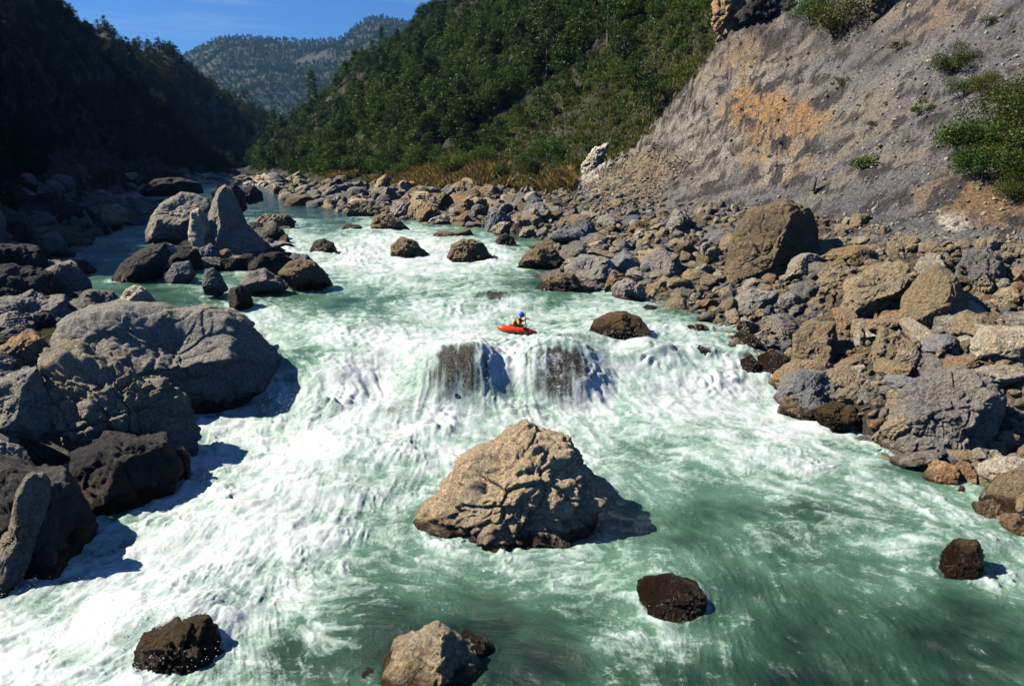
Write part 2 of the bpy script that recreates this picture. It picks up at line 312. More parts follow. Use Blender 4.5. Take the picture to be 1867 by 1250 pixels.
# ------------------------------------------------------------------ ground mesh
def pxrow_blob(px, row, cx, cy, rx, ry, rot=0):
    a = R(rot); dx = px-cx; dy = row-cy
    u = (dx*math.cos(a)+dy*math.sin(a))/rx; v = (-dx*math.sin(a)+dy*math.cos(a))/ry
    return u*u+v*v
def cliff_line(px): return np.interp(px, [1020, 1050, 1150, 1200, 1300, 1312, 1340, 1500, 1867, 2300], [330, 320, 270, 215, 95, 40, 8, 0, -60, -100])
def build_ground():
    nu, nv = 1050, 640
    us = np.linspace(-1.15, 1.0, nu); ys = np.exp(np.concatenate([np.linspace(math.log(11), math.log(150), 430), np.linspace(math.log(150), math.log(1100), 211)[1:]]))
    nv = len(ys)
    U, Y = np.meshgrid(us, ys); x = (U*Y).ravel(); y = Y.ravel()
    z = ground(x, y)
    px, row = proj(x, y, z)
    P = np.stack([x, y, z], 1)
    sd = shore_sd(x, y)
    nz = fbm(P*.09, 4, 41); nz2 = fbm(P*.4, 4, 45); wpx = px+nz*70+nz2*25; wrow = row+nz2*28+nz*20
    col = np.tile(np.array([.265, .26, .255]), (len(x), 1))                      # blue grey gravel
    def lay(m, c): m = np.clip(m, 0, 1)[:, None]; col[:] = col*(1-m)+np.array(c)*m
    # warm rock face in the landslide scar
    lay((.9-pxrow_blob(wpx, wrow, 1330, 230, 250, 150, -28))*1.6*(.6+nz2), (.48, .43, .35))
    ga = (x*.55+y*.83)+fbm(P*.12, 3, 5)*3; gb = (-x*.83+y*.55); stv = fbm(np.stack([ga*.35, gb*.05, z*.02], 1), 4, 121, .6); sv2 = fbm(np.stack([ga*.12, gb*.03, z*.02], 1), 3, 127)
    lay((x > 10)*sst(stv, .12, .5)*.75*(px < 1700), (.42, .35, .26)); lay((x > 10)*sst(-stv, .15, .6)*.6, (.15, .15, .155)); lay((x > 10)*sst(sv2, .2, .5)*.6*(px > 1420), (.33, .32, .31))
    lay((1-pxrow_blob(wpx, wrow, 1240, 180, 140, 40, -50))*1.2*(.5+nz2), (.46, .41, .33))
    lay((1-pxrow_blob(wpx, wrow, 1415, 215, 120, 52, 14))*2.4*(.6+nz2), (.55, .33, .15))
    lay((1-pxrow_blob(wpx, wrow, 1425, 270, 50, 80, 20))*1.6*(.7+nz2), (.48, .34, .20))
    lay((1-pxrow_blob(wpx, wrow, 1370, 95, 120, 40, -25))*1.3*(.5+nz2), (.50, .36, .22))
    lay((1-pxrow_blob(wpx, wrow, 1720, 30, 120, 60, -10))*1.3*(.5+nz2), (.40, .29, .19))
    lay((1-pxrow_blob(wpx, wrow, 1470, 70, 220, 60, 0))*.9*(.6-nz2), (.12, .105, .085))
    lay((1-pxrow_blob(px+nz2*14, row+nz2*14, 1415, 310, 55, 22, -30))*3, (.52, .45, .34))
    lay((1-pxrow_blob(px+nz2*18, row+nz2*18, 1742, 385, 40, 40, 0))*5, (.82, .76, .62))
    lay((1-pxrow_blob(px+nz2*18, row+nz2*18, 1095, 305, 55, 20, -50))*3, (.70, .65, .54))
    lay((1-pxrow_blob(px+nz2*14, row+nz2*14, 1130, 295, 40, 12, -30))*3, (.66, .62, .54))
    lay((1-pxrow_blob(wpx, wrow, 1800, 370, 130, 55, 15))*1.6, (.36, .24, .13))
    lay((1-pxrow_blob(px, row, 1160, 320, 90, 45, -25))*2, (.40, .32, .20))             # tan gravel fan
    lay((sst(-sd, -1, 1))*(1-sst(z-wbase(x, y), 2, 5))*(.35+.5*nz2), (.33, .28, .20))       # bank between the boulders
    lay(sst(px, 1500, 1700)*sst(row, 430, 520)*.6, (.33, .25, .15))
    # soil and grass under the vegetation
    veg = ((row < cliff_line(px)+nz2*16) & (px < 1330+nz*30) & (z-wbase(x, y) > 1.5)) | ((px < 1040) & (z-wbase(x, y) > 1.6)) | (y > 190)
    soil = np.array([.035, .045, .016])+np.clip(nz2, 0, 1)[:, None]*np.array([.05, .03, .008])
    v = veg.astype(float)[:, None]; col[:] = col*(1-v)+soil*v
    lay(((1-pxrow_blob(px+nz2*20, row+nz2*20, 1010, 240, 110, 34, -40))*2*(nz2+.35)), (.13, .12, .115))   # bare rock among the grass
    lay(((1-pxrow_blob(px+nz2*20, row+nz2*20, 1150, 110, 120, 30, -40))*2*(nz2+.2)), (.11, .10, .095))
    lay(((row > 322) & (row < 352) & (px > 330) & (px < 520) & (y > 180)).astype(float), (.60, .56, .48))     # far gravel bar
    lay(sst(sd, -.6, .4)*.8, (.10, .065, .035))
    me = mesh_np('ground', P, gridF(nv, nu)); attr(me, 'tint', col, 'FLOAT_COLOR')
    rock = np.clip(1-veg.astype(float), 0, 1); attr(me, 'bare', rock)
    n = NT('ground_mat'); Pn = n.pos()
    t = n.n('Attribute', attribute_name='tint').outputs[0]
    hi = n.noise(Pn, 5, 9, .75); mi = n.noise(Pn, .9, 8, .7, .5)
    c = n.mix(n.rng(hi, .35, .68, 0, .8), n.mix(1.0, t, (.42, .42, .45, 1), 'MULTIPLY'), n.mix(1.0, t, (1.6, 1.55, 1.5, 1), 'MULTIPLY'))
    c = n.mix(n.rng(mi, .5, .7, 0, .6), c, n.mix(1.0, c, (.55, .52, .5, 1), 'MULTIPLY'))
    vor = n.n('TexVoronoi', {'Vector': Pn, 'Scale': 3.2}, feature='F1')
    c = n.mix(n.rng(vor.outputs[0], .12, .3, .55, 0), c, n.mix(1.0, c, vor.outputs[1], 'SOFT_LIGHT'))
    hgt = n.math('ADD', n.math('MULTIPLY', mi, 2.6), n.math('ADD', n.math('MULTIPLY', hi, .7), n.math('MULTIPLY', vor.outputs[0], -.35)))
    b = n.n('Bump', {'Strength': 1.0, 'Distance': .55, 'Height': hgt})
    n.surf(n.n('BsdfPrincipled', {'Base Color': c, 'Roughness': .95, 'Normal': b.outputs[0], 'Specular IOR Level': .2}).outputs[0])
    tag(obj('ground', me, n.m), kind='structure')
build_ground()

# ------------------------------------------------------------------ rocks
_ico = {}
def ico(sub):
    if sub not in _ico:
        bm = bmesh.new(); bmesh.ops.create_icosphere(bm, subdivisions=sub, radius=1)
        V = np.array([v.co[:] for v in bm.verts]); F = np.array([[v.index for v in f.verts] for f in bm.faces]); bm.free()
        V /= np.linalg.norm(V, axis=1)[:, None]; _ico[sub] = (V, F)
    return _ico[sub]
def facet(V, seed, n, lo=.72, hi=1.0, extra=()):
    r_ = np.random.default_rng(seed); N = r_.normal(size=(n, 3)); N /= np.linalg.norm(N, axis=1)[:, None]
    h = r_.uniform(lo, hi, n); r = np.full(len(V), 1.12)
    for e in extra:
        v = np.array(e[:3], float); v /= np.linalg.norm(v); N = np.vstack([N, v]); h = np.append(h, e[3])
    for k in range(len(N)):
        d = V@N[k]; r = np.minimum(r, np.where(d > .05, h[k]/np.maximum(d, .05), 9))
    return r
def proto_rock(seed, sub=5, n=13, blocky=1.0, rough=.06):
    V, F = ico(sub); r = facet(V, seed, n-2, .55, .92)
    r = r*blocky+(1-blocky)*.85
    P = V*r[:, None]; d = fbm(P*1.7, 5, seed, .55)*rough*1.5-np.clip(.12-np.abs(pn(P*2.1, seed+9)), 0, 1)*rough*3.0+np.abs(pn(P*5, seed+3))*rough*.5
    _, e1, c1 = worley(P*2.3, seed); d = d+rough*(c1*.7-.5*(1-sst(e1, 0, .12))); bn = np.random.default_rng(seed+2).normal(size=3); bn /= np.linalg.norm(bn); tt = (P@bn)*(3.2+seed % 3)+.35*pn(P*1.5, seed+20); fr_ = tt-np.floor(tt); d = d+(rough*(.75*sst(fr_, 0, .85)*(1-sst(fr_, .85, 1))-.3) if seed % 2 else 0); P = V*(r+d)[:, None]; sc = np.random.default_rng(seed+1).uniform(.7, 1.35, 3); P *= sc
    return mesh_np('rock', P, F, smooth=False)
PROTO = [proto_rock(100+i, 5, 9+i % 6, (1, .9, 1, .7, 1, .95, .8)[i % 7], (.035 if i % 2 else .055)+.008*(i % 4)) for i in range(16)]
SMALL = [proto_rock(300+i, 3, 11, 1, .05) for i in range(8)]

ROCKS = []          # (object, px, row, pixel size, colour word) for the labels of the smaller rocks
HEROES = []         # (phrase, px, row)
def hero(outline, Y, mat, label, depth=.9, sub=6, seed=1, n=16, cuts=(), rough=.07, wetz=None, facet_k=1.0, phrase=None, name='boulder', tilt=0.0, group=None, lo=.7, crk=1.0):
    O = np.array(outline, float); c = (O.max(0)+O.min(0))/2; c = .5*c+.5*O.mean(0)
    # outline -> metres in the plane through the centre that faces the viewpoint
    C0 = at_y(c[0], c[1], Y); v = C0-np.array([0, 0, HC]); dist = np.linalg.norm(v); v /= dist
    rt = np.cross(v, [0, 0, 1]); rt /= np.linalg.norm(rt); up = np.cross(rt, v)
    Q = []
    for a, b in O:
        d = ray(a, b); t = (v@(C0-np.array([0, 0, HC])))/(v@d); p = np.array([0, 0, HC])+d*t-C0; Q.append([p@rt, p@up])
    Q = np.array(Q); V, F = ico(sub)
    th = np.linspace(-math.pi, math.pi, 361); rad = np.zeros(361)
    for i, t in enumerate(th):
        e = np.array([math.cos(t), math.sin(t)]); best = 0
        for j in range(len(Q)):
            a = Q[j]; b = Q[(j+1) % len(Q)]; ab = b-a; den = e[0]*ab[1]-e[1]*ab[0]
            if abs(den) < 1e-9: continue
            tt = (a[0]*ab[1]-a[1]*ab[0])/den; ss = (a[0]*e[1]-a[1]*e[0])/den
            if tt > 0 and -1e-6 <= ss <= 1+1e-6: best = max(best, tt)
        rad[i] = best
    theta = np.arctan2(V[:, 1], V[:, 0]); s = np.hypot(V[:, 0], V[:, 1]); Rt = np.interp(theta, th, rad); mr = rad.mean()
    r0 = facet(V, seed, n, lo, 1.0, cuts); r0 = 1+(r0-1)*facet_k*(.18+.82*sst(np.abs(V[:, 2]), .05, .6))
    w = np.sqrt(np.clip(s, 0, 1)); 
    ax = V[:, 0]/np.maximum(s, 1e-6)*Rt*s*r0*(1); ay = V[:, 1]/np.maximum(s, 1e-6)*Rt*s*r0; az = V[:, 2]*mr*depth*r0
    hz = np.array([-v[0], -v[1], 0]); hz /= np.linalg.norm(hz); hz = hz*(1-abs(tilt))+np.array([0, 0, tilt])
    back = hz
    P = ax[:, None]*rt+ay[:, None]*up+az[:, None]*back
    Pw = P+C0; size = mr
    nd = P/np.maximum(np.linalg.norm(P, axis=1), 1e-6)[:, None]
    q = Pw/size
    dsp = fbm(q*1.3, 6, seed, .56)*rough*1.0+(np.abs(pn(q*2.3, seed+5))-.2)*rough*.9+(np.abs(pn(q*5.1, seed+15))-.2)*rough*.5-np.clip(.1-np.abs(pn(q*1.6+.3*pn(q*3)[:, None], seed+8)), 0, 1)*rough*4.0*crk
    qq = q+.12*np.stack([pn(q*2.2, seed+40), pn(q*2.2, seed+41), pn(q*2.2, seed+42)], 1)
    _, e1, c1 = worley(qq*np.array([1.9, 1.9, 2.6]), seed); _, e2, c2 = worley(qq*5.2, seed+3)
    dsp = dsp+rough*(c1*.85-.55*(1-sst(e1, 0, .10))*crk)+rough*(c2*.34-.16*(1-sst(e2, 0, .12)))+fbm(q*9, 3, seed+60)*rough*.16
    P = P+nd*(dsp*size*(.45+.55*sst(np.abs(V[:, 2]), 0, .5)))[:, None]
    base = C0+np.array([0, 0, P[:, 2].min()])
    P = P-np.array([0, 0, P[:, 2].min()])
    me = mesh_np('boulder_mesh', P, F, smooth=True); me.materials.append(M[mat])
    o = obj(name, me); o.location = base; tag(o, label, 'boulder' if size > .45 else 'rock', group)
    o['wet_height'] = float(wetz if wetz is not None else -50)
    HEROES.append((phrase or label, c[0], c[1])); return o
def W_(px, row): return on_water(px, row)
def water_hero(outline, rowbase, mat, label, wet=.25, back=.9, **kw):
    O = np.array(outline, float); c = (O.max(0)+O.min(0))/2
    p = on_water(c[0], rowbase); wpx = (O[:, 0].max()-O[:, 0].min())/FPX*p[1]*.5
    return hero(outline, p[1]+wpx*kw.get('depth', .9)*back, mat, label, wetz=p[2]+wet, **kw)
G = dict
# --- rocks standing in the river
water_hero([(752,948),(762,918),(787,908),(802,872),(862,818),(900,798),(930,772),(962,768),(987,788),(1025,795),(1045,820),(1072,840),(1087,865),(1122,890),(1124,918),(1098,928),(1082,962),(1062,1010),(1015,1060),(970,1070),(900,1050),(850,1020),(782,1000)], 1000, 'hero',
  'big pyramid shaped tan boulder standing alone in the middle of the lower pool', wet=.35, sub=7, seed=12, n=22, rough=.13, depth=.85, back=.75, lo=.78,
  cuts=[(-.45,.55,.75,.62),(.25,-.05,.97,.66),(.95,.1,.3,.80),(-.1,.3,.95,.70),(-.8,-.2,.6,.75)], phrase='big tan boulder in the pool')
water_hero([(232,1250),(245,1190),(262,1162),(310,1142),(372,1116),(400,1138),(412,1175),(402,1220),(360,1290),(260,1300)], 1235, 'wetbrown',
  'wet dark brown rock with water sheeting over its left side at the bottom left', wet=.5, seed=23, rough=.14, depth=.8, n=12, phrase='wet brown rock at the bottom left')
water_hero([(690,1240),(718,1182),(760,1150),(795,1130),(825,1150),(862,1185),(884,1220),(890,1290),(790,1320),(700,1310)], 1275, 'tan',
  'pointed tan and grey rock cut by the bottom edge of the photo', wet=.3, seed=33, rough=.09, n=14, cuts=[(-.4,.3,.85,.65),(.6,.2,.75,.7)], phrase='pointed rock at the bottom edge')
water_hero([(832,1168),(850,1152),(880,1160),(905,1180),(908,1215),(880,1230),(845,1220)], 1200, 'wetbrown', 'small wet brown rock against the right side of the pointed bottom rock', wet=.5, seed=43, rough=.12, sub=5)
water_hero([(628,1260),(650,1232),(672,1218),(695,1228),(700,1270),(660,1290)], 1255, 'dark', 'low black wet rock touching the left side of the pointed bottom rock', wet=.5, seed=44, rough=.12, sub=5)
water_hero([(1160,1062),(1178,1040),(1220,1034),(1262,1052),(1288,1080),(1292,1112),(1268,1150),(1222,1160),(1180,1120)], 1125, 'wetbrown',
  'rounded wet brown rock half covered by water in the lower right of centre pool', wet=.9, seed=51, rough=.07, n=9, depth=.8, phrase='rounded wet rock in the pool')
water_hero([(1705,1055),(1722,1000),(1745,972),(1787,976),(1798,1010),(1794,1052),(1762,1085),(1718,1085)], 1060, 'wetbrown', 'wet orange brown rock poking out of the rapids near the right edge', wet=.9, seed=52, rough=.12, n=10, phrase='wet orange rock near the right edge')
water_hero([(1076,602),(1083,584),(1108,572),(1136,569),(1165,579),(1182,600),(1192,628),(1150,645),(1100,638)], 622, 'wetbrown', 'smooth dark wet boulder in the rapids right of the red kayak', wet=.75, seed=53, rough=.045, n=7, depth=.8, phrase='smooth wet boulder right of the kayak')
water_hero([(564,460),(570,440),(590,433),(608,444),(620,468),(605,478),(575,478)], 468, 'dark', 'black wet rock left of the upper rapids', wet=.9, seed=54, sub=5, n=9, phrase='black wet rock in the upper rapids')
water_hero([(712,470),(714,446),(730,431),(756,437),(766,452),(782,462),(772,478),(730,480)], 472, 'brown', 'brown rock with tan top, leftmost of the two brown rocks in the upper rapids', wet=.35, seed=55, sub=6, n=10, rough=.1, phrase='leftmost brown rock of the upper rapids')
water_hero([(816,470),(824,446),(846,435),(880,441),(892,462),(906,480),(870,488),(825,480)], 480, 'brown', 'jagged brown rock in the upper rapids between the white chutes', wet=.35, seed=56, sub=6, n=10, rough=.12, phrase='jagged brown rock of the upper rapids')
water_hero([(893,450),(905,436),(922,424),(938,434),(944,452),(920,458)], 451, 'dark', 'small pointed dark grey rock above the right chute', wet=.4, seed=57, sub=5, n=8)
water_hero([(672,415),(684,394),(706,390),(730,402),(750,420),(720,432),(688,430)], 422, 'brown', 'wide dark rock in the calm water above the rapids', wet=.35, seed=58, sub=6, n=9, rough=.1, phrase='wide dark rock above the rapids')
water_hero([(620,420),(632,409),(655,410),(668,420),(650,426)], 420, 'dark', 'low black rock left of the wide dark rock above the rapids', wet=.4, seed=59, sub=5, n=9)
water_hero([(786,432),(800,420),(830,424),(858,416),(866,432),(820,442)], 434, 'brown', 'long flat brown rock just upstream of the jagged brown rock', wet=.3, seed=60, sub=5, n=9)
water_hero([(942,495),(953,465),(980,449),(1010,453),(1030,475),(1024,500),(975,505)], 494, 'brown', 'dark brown boulder at the right end of the upper rapids', wet=.5, seed=61, sub=6, n=9, rough=.1, phrase='dark brown boulder at the right of the upper rapids')
water_hero([(298,862),(312,828),(332,816),(346,832),(348,866),(336,886),(308,888)], 878, 'wetbrown', 'small glistening orange brown rock at the foot of the left crag', wet=1.6, seed=62, sub=6, n=9, rough=.1, phrase='small orange rock below the left crag')
water_hero([(1603,1),(1604,2),(1605,1)], 500, 'dark', 'x', sub=2) if False else None
water_hero([(1240,602),(1255,592),(1280,590),(1298,602),(1290,618),(1255,618)], 608, 'dark', 'small black rock awash in the right hand rapids', wet=1, seed=63, sub=5, n=8)
water_hero([(1168,562),(1180,555),(1196,558),(1200,570),(1180,574)], 567, 'dark', 'tiny black rock by the right bank above the smooth wet boulder', wet=1, seed=64, sub=5, n=8)
water_hero([(1255,640),(1275,628),(1300,640),(1296,662),(1265,662)], 652, 'dark', 'black rock showing through foam in the right hand rapids', wet=1, seed=65, sub=5, n=8)
water_hero([(1335,615),(1352,602),(1375,610),(1392,630),(1380,650),(1345,640)], 640, 'dark', 'black wet rock beside the small right hand fall', wet=1, seed=66, sub=5, n=9)
water_hero([(1348,655),(1370,645),(1388,665),(1382,690),(1355,688)], 680, 'dark', 'black wet rock under the foam of the right hand fall', wet=1.2, seed=67, sub=5, n=9)
water_hero([(1382,650),(1405,640),(1440,650),(1448,690),(1420,700),(1385,690)], 690, 'wetbrown', 'brown algae covered ledge where the right hand side fall pours', wet=1.2, seed=68, sub=5, n=9)
M['drowned'] = rock_mat('rock_drowned', (.06, .048, .034), (.09, .07, .05), (.015, .014, .013), stain=(.05, .04, .03))
# --- rocks under the pouring water (their tops break the surface)
def drowned(i, label, sx=.8, sz=1.0, seed=71):
    p, rx, ry, h = MW[i]; V, F = ico(6)
    r = facet(V, seed, 9, .8, 1.0); P = V*r[:, None]; P[:, 2] = P[:, 2]
    P = P*np.array([rx*sx*1.1, ry*1.25, .9]); P[:, 2] += fbm(P*1.2, 4, seed)*.12
    P += V*(fbm(P*2, 4, seed)*.12)[:, None]
    P[:, 2] -= .9; o = obj('boulder', mesh_np('boulder_mesh', P, F, True), M['drowned'])
    o.location = (p[0], p[1]+.75, p[2]+h*sz-.72); tag(o, label, 'boulder'); o['wet_height'] = 50.0
    a = proj(*o.location); HEROES.append((label, a[0], a[1]))
drowned(0, 'dark rock drowned under the left main fall below the kayak', seed=71, sz=.45)
drowned(1, 'dark rock drowned under the right main fall below the kayak', seed=72, sz=.6)
drowned(2, 'dark rock just under the surface upstream of the kayak', seed=73, sz=1.0)
drowned(4, 'dark rock under thin water right of the kayak', seed=75, sz=.95)
drowned(11, 'dark rock under a curtain of water at the left of the upper rapids', seed=76, sz=1.0, sx=.75)
drowned(18, 'dark rock with a small curtain of water in the left side channel', seed=77, sz=1.0, sx=.75)

# --- left foreground
hero([(92,625),(108,590),(160,563),(215,546),(290,549),(330,560),(380,555),(420,563),(458,590),(492,625),(510,652),(508,700),(498,770),(400,820),(260,830),(150,770),(110,690)], 39.6, 'slab',
  'huge grey slab boulder with sunlit top and dark undercut side, left of the falls', sub=7, seed=81, n=14, rough=.055, depth=.85, wetz=.8,
  cuts=[(0.02,.72,.70,.60),(.12,-.42,.88,.62),(.85,-.2,.5,.78),(-.7,.2,.7,.78)], lo=.82, phrase='huge grey slab boulder')
hero([(72,668),(110,640),(150,636),(205,655),(240,662),(262,690),(300,688),(345,745),(372,800),(345,870),(280,930),(180,960),(140,860),(95,760)], 31.6, 'crag',
  'pitted brown crag below the huge grey slab, black on its right side', sub=7, seed=82, n=14, rough=.16, depth=.8, wetz=.5,
  cuts=[(-.55,.5,.65,.68),(.65,-.1,.75,.55),(0,.85,.5,.75)], phrase='pitted brown crag on the left')
hero([(-40,700),(0,692),(38,676),(66,668),(92,720),(98,770),(72,808),(30,790),(-40,780)], 30.0, 'slab', 'grey angular boulder leaning on the left side of the pitted brown crag', seed=83, rough=.07, wetz=-5, n=12, cuts=[(-.5,.5,.7,.65),(.7,.1,.7,.62)], phrase='grey boulder left of the crag')
hero([(-60,812),(0,800),(38,812),(45,860),(30,920),(-20,940),(-60,920)], 25.8, 'slab', 'grey boulder cut by the left edge below the angular grey boulder', seed=84, rough=.07, wetz=-5, n=12, phrase='grey boulder at the left edge')
hero([(58,862),(78,862),(93,880),(90,925),(68,985),(40,1045),(0,1100),(-40,1120),(-30,1040),(18,960),(28,900)], 22.6, 'crag', 'tall narrow standing rock with a lit ridge at the left edge', seed=85, rough=.12, wetz=.2, n=10, depth=.9, cuts=[(-.6,.3,.7,.6),(.7,.0,.7,.45)], phrase='tall narrow standing rock')
hero([(70,860),(120,850),(162,900),(182,955),(176,1030),(100,1110),(0,1170),(-100,1180),(-90,900),(0,840)], 24.0, 'dark', 'black shaded boulder behind the tall narrow standing rock', seed=86, rough=.08, wetz=.6, n=10, phrase='black shaded boulder at the left edge')  # near-black material paints in this boulder's shade
hero([(130,830),(200,800),(300,800),(330,850),(300,930),(200,975),(120,960)], 28.2, 'dark', 'black shaded boulder at the foot of the pitted brown crag', seed=87, rough=.09, wetz=.8, n=10, phrase='black shaded boulder under the crag')  # shade under the crag put into the rock colour
hero([(-40,548),(0,545),(60,538),(85,548),(118,543),(138,575),(118,620),(60,650),(-40,650)], 44, 'slab', 'broad grey boulder with a ragged lit top at the left edge above the reddish rock', seed=88, rough=.12, wetz=2, n=12, cuts=[(0,.85,.5,.62),(.2,-.1,.95,.6)], phrase='broad grey boulder at the left edge')
hero([(-30,665),(0,638),(40,610),(80,614),(98,640),(80,680),(30,720),(-30,720)], 37.5, 'orange', 'reddish brown rough rock between the broad grey boulder and the angular grey one', seed=89, rough=.15, wetz=-5, n=12, cuts=[(.3,0,.9,.55)], phrase='reddish rock on the left')
hero([(216,552),(228,528),(245,519),(266,524),(288,550),(270,575),(230,575)], 47, 'pale', 'small pale tan rock peeping over the top of the huge grey slab', seed=90, rough=.06, sub=6, wetz=2, n=10)
hero([(330,575),(380,558),(425,562),(465,590),(440,620),(360,620)], 45, 'pale', 'pale flat rock behind the right end of the huge grey slab', seed=91, rough=.07, sub=5, wetz=2, n=10)
hero([(378,470),(376,415),(388,370),(398,346),(410,338),(424,348),(438,378),(450,408),(480,438),(488,470),(440,500),(392,495)], 72, 'slab', 'tall pointed dark boulder like a shark fin in the left of the river', seed=92, rough=.04, wetz=4, n=6, sub=7,
  cuts=[(.35,.1,.95,.55),(-.85,.2,.4,.8)], lo=.9, phrase='tall shark fin boulder')
hero([(344,410),(347,386),(362,378),(378,392),(388,420),(384,470),(355,460),(343,440)], 70.5, 'pale', 'pale yellow block against the left side of the shark fin boulder', seed=93, rough=.05, wetz=4, n=8, sub=6, cuts=[(-.3,.1,.95,.6)], phrase='pale yellow block by the shark fin boulder')
hero([(262,425),(272,396),(295,370),(330,349),(355,352),(378,362),(388,380),(352,400),(345,440),(300,445),(265,445)], 76, 'grey', 'big pale grey smooth boulder left of the shark fin boulder', seed=94, rough=.05, wetz=4.4, n=8, sub=6, cuts=[(-.1,.7,.7,.6)], phrase='big smooth pale boulder on the left')
hero([(382,350),(400,334),(424,332),(446,350),(450,380),(430,395),(395,385)], 92, 'dark', 'black rounded boulder behind the shark fin boulder', seed=95, rough=.05, wetz=4.4, n=8, sub=5)
hero([(432,360),(445,340),(462,338),(478,350),(480,366),(455,372)], 105, 'dark', 'dark rock right behind the black rounded boulder', seed=96, rough=.07, wetz=5, n=10, sub=5)
hero([(368,520),(374,490),(390,487),(404,502),(416,525),(398,542),(372,538)], 55, 'grey', 'small sunlit blue grey rock in front of the shaded left rocks', seed=97, rough=.05, wetz=3.4, n=9, sub=6, phrase='small sunlit grey rock on the left')
hero([(438,516),(452,496),(482,490),(510,503),(526,522),(500,542),(450,540)], 56.5, 'grey', 'rounded pale grey rock beside the brown one at the left bank tip', seed=98, rough=.05, wetz=3.5, n=9, sub=6, phrase='rounded pale grey rock on the left bank tip')
hero([(508,498),(524,478),(546,472),(576,478),(596,500),(610,520),(580,532),(535,530)], 58.5, 'brown', 'brown rounded boulder at the very tip of the left bank rocks', seed=99, rough=.08, wetz=3.7, n=9, sub=6, phrase='brown boulder at the left bank tip')
hero([(414,545),(420,526),(438,519),(456,530),(462,556),(445,572),(420,566)], 52.5, 'dark', 'dark round rock in front of the rounded pale grey rock', seed=100, rough=.06, wetz=3.4, n=9, sub=6)
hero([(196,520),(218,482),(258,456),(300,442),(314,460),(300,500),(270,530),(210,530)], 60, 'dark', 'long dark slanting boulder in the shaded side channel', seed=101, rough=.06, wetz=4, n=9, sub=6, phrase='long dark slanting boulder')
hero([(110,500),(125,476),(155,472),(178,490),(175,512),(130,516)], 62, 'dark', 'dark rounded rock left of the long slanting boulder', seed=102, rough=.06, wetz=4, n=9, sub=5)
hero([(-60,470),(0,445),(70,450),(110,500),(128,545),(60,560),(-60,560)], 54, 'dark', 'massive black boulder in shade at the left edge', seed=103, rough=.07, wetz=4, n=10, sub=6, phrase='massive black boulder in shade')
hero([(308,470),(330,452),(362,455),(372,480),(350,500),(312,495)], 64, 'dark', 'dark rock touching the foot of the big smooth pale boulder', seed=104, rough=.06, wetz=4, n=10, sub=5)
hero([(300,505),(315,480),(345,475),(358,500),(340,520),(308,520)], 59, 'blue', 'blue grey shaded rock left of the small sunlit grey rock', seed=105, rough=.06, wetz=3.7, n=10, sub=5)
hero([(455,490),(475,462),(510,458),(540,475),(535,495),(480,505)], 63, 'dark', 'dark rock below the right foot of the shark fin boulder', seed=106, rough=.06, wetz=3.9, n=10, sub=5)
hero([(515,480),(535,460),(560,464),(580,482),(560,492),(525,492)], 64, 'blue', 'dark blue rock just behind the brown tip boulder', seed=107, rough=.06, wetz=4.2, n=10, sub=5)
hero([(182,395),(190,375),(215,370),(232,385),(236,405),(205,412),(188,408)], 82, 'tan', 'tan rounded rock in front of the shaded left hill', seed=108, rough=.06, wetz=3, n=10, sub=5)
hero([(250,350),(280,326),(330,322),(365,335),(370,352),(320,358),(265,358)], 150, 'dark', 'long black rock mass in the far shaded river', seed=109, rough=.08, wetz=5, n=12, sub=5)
# --- right bank
hero([(1606,800),(1618,752),(1640,708),(1698,672),(1762,666),(1812,688),(1834,730),(1826,790),(1790,850),(1740,868),(1690,862),(1636,850)], 32.5, 'grey', 'massive grey and tan boulder at the water edge on the lower right', sub=7, seed=111, n=14, rough=.10, depth=.8, wetz=.45,
  cuts=[(-.1,.72,.7,.66),(-.15,-.1,.98,.66),(.85,-.1,.5,.68)], phrase='massive grey boulder at the lower right waterline')
hero([(1788,900),(1808,868),(1867,850),(1940,880),(1940,990),(1867,985),(1815,950)], 27.3, 'brown', 'dark brown boulder cut by the right edge at the waterline', sub=6, seed=112, n=12, rough=.07, wetz=.6, phrase='dark brown boulder at the right edge')
hero([(1412,728),(1420,700),(1460,672),(1500,677),(1530,706),(1536,752),(1490,768),(1445,760)], 37.5, 'blue', 'dark blue grey boulder with brown algae foot at the waterline below the side fall', sub=6, seed=113, n=12, rough=.10, wetz=.9, cuts=[(-.6,.2,.7,.65)], phrase='dark algae footed boulder at the waterline')
hero([(1480,748),(1515,732),(1560,742),(1570,772),(1530,785),(1490,772)], 35.6, 'wetbrown', 'low brown algae covered rock in front of the dark algae footed boulder', sub=6, seed=114, n=12, rough=.13, wetz=1.0)
hero([(1636,590),(1643,542),(1680,500),(1710,482),(1742,502),(1768,560),(1764,602),(1722,640),(1672,652),(1643,625)], 41.5, 'brown', 'large rounded brown boulder resting on the right bank', sub=7, seed=115, n=7, rough=.035, depth=.95, cuts=[(-.45,.45,.78,.80),(.2,-.5,.84,.72),(.9,0,.4,.8)], lo=.9, wetz=-5, phrase='large rounded brown boulder')
hero([(1316,535),(1324,480),(1340,420),(1370,378),(1430,366),(1472,380),(1493,422),(1488,480),(1470,530),(1420,550),(1365,550)], 58.0, 'brown', 'tallest lichen covered boulder on the right bank below the scree', sub=7, seed=116, n=9, rough=.06, depth=.85, cuts=[(-.35,.25,.9,.74),(.75,-.1,.65,.62),(0,-.7,.7,.8)], lo=.85, wetz=-5, phrase='tallest lichen covered boulder')
hero([(1528,575),(1545,512),(1590,484),(1642,478),(1674,498),(1640,540),(1600,575),(1560,590)], 44.5, 'tan', 'long ribbed tan outcrop left of the large rounded brown boulder', sub=6, seed=117, n=10, rough=.12, cuts=[(-.3,.6,.7,.6)], wetz=-5, phrase='ribbed tan outcrop')
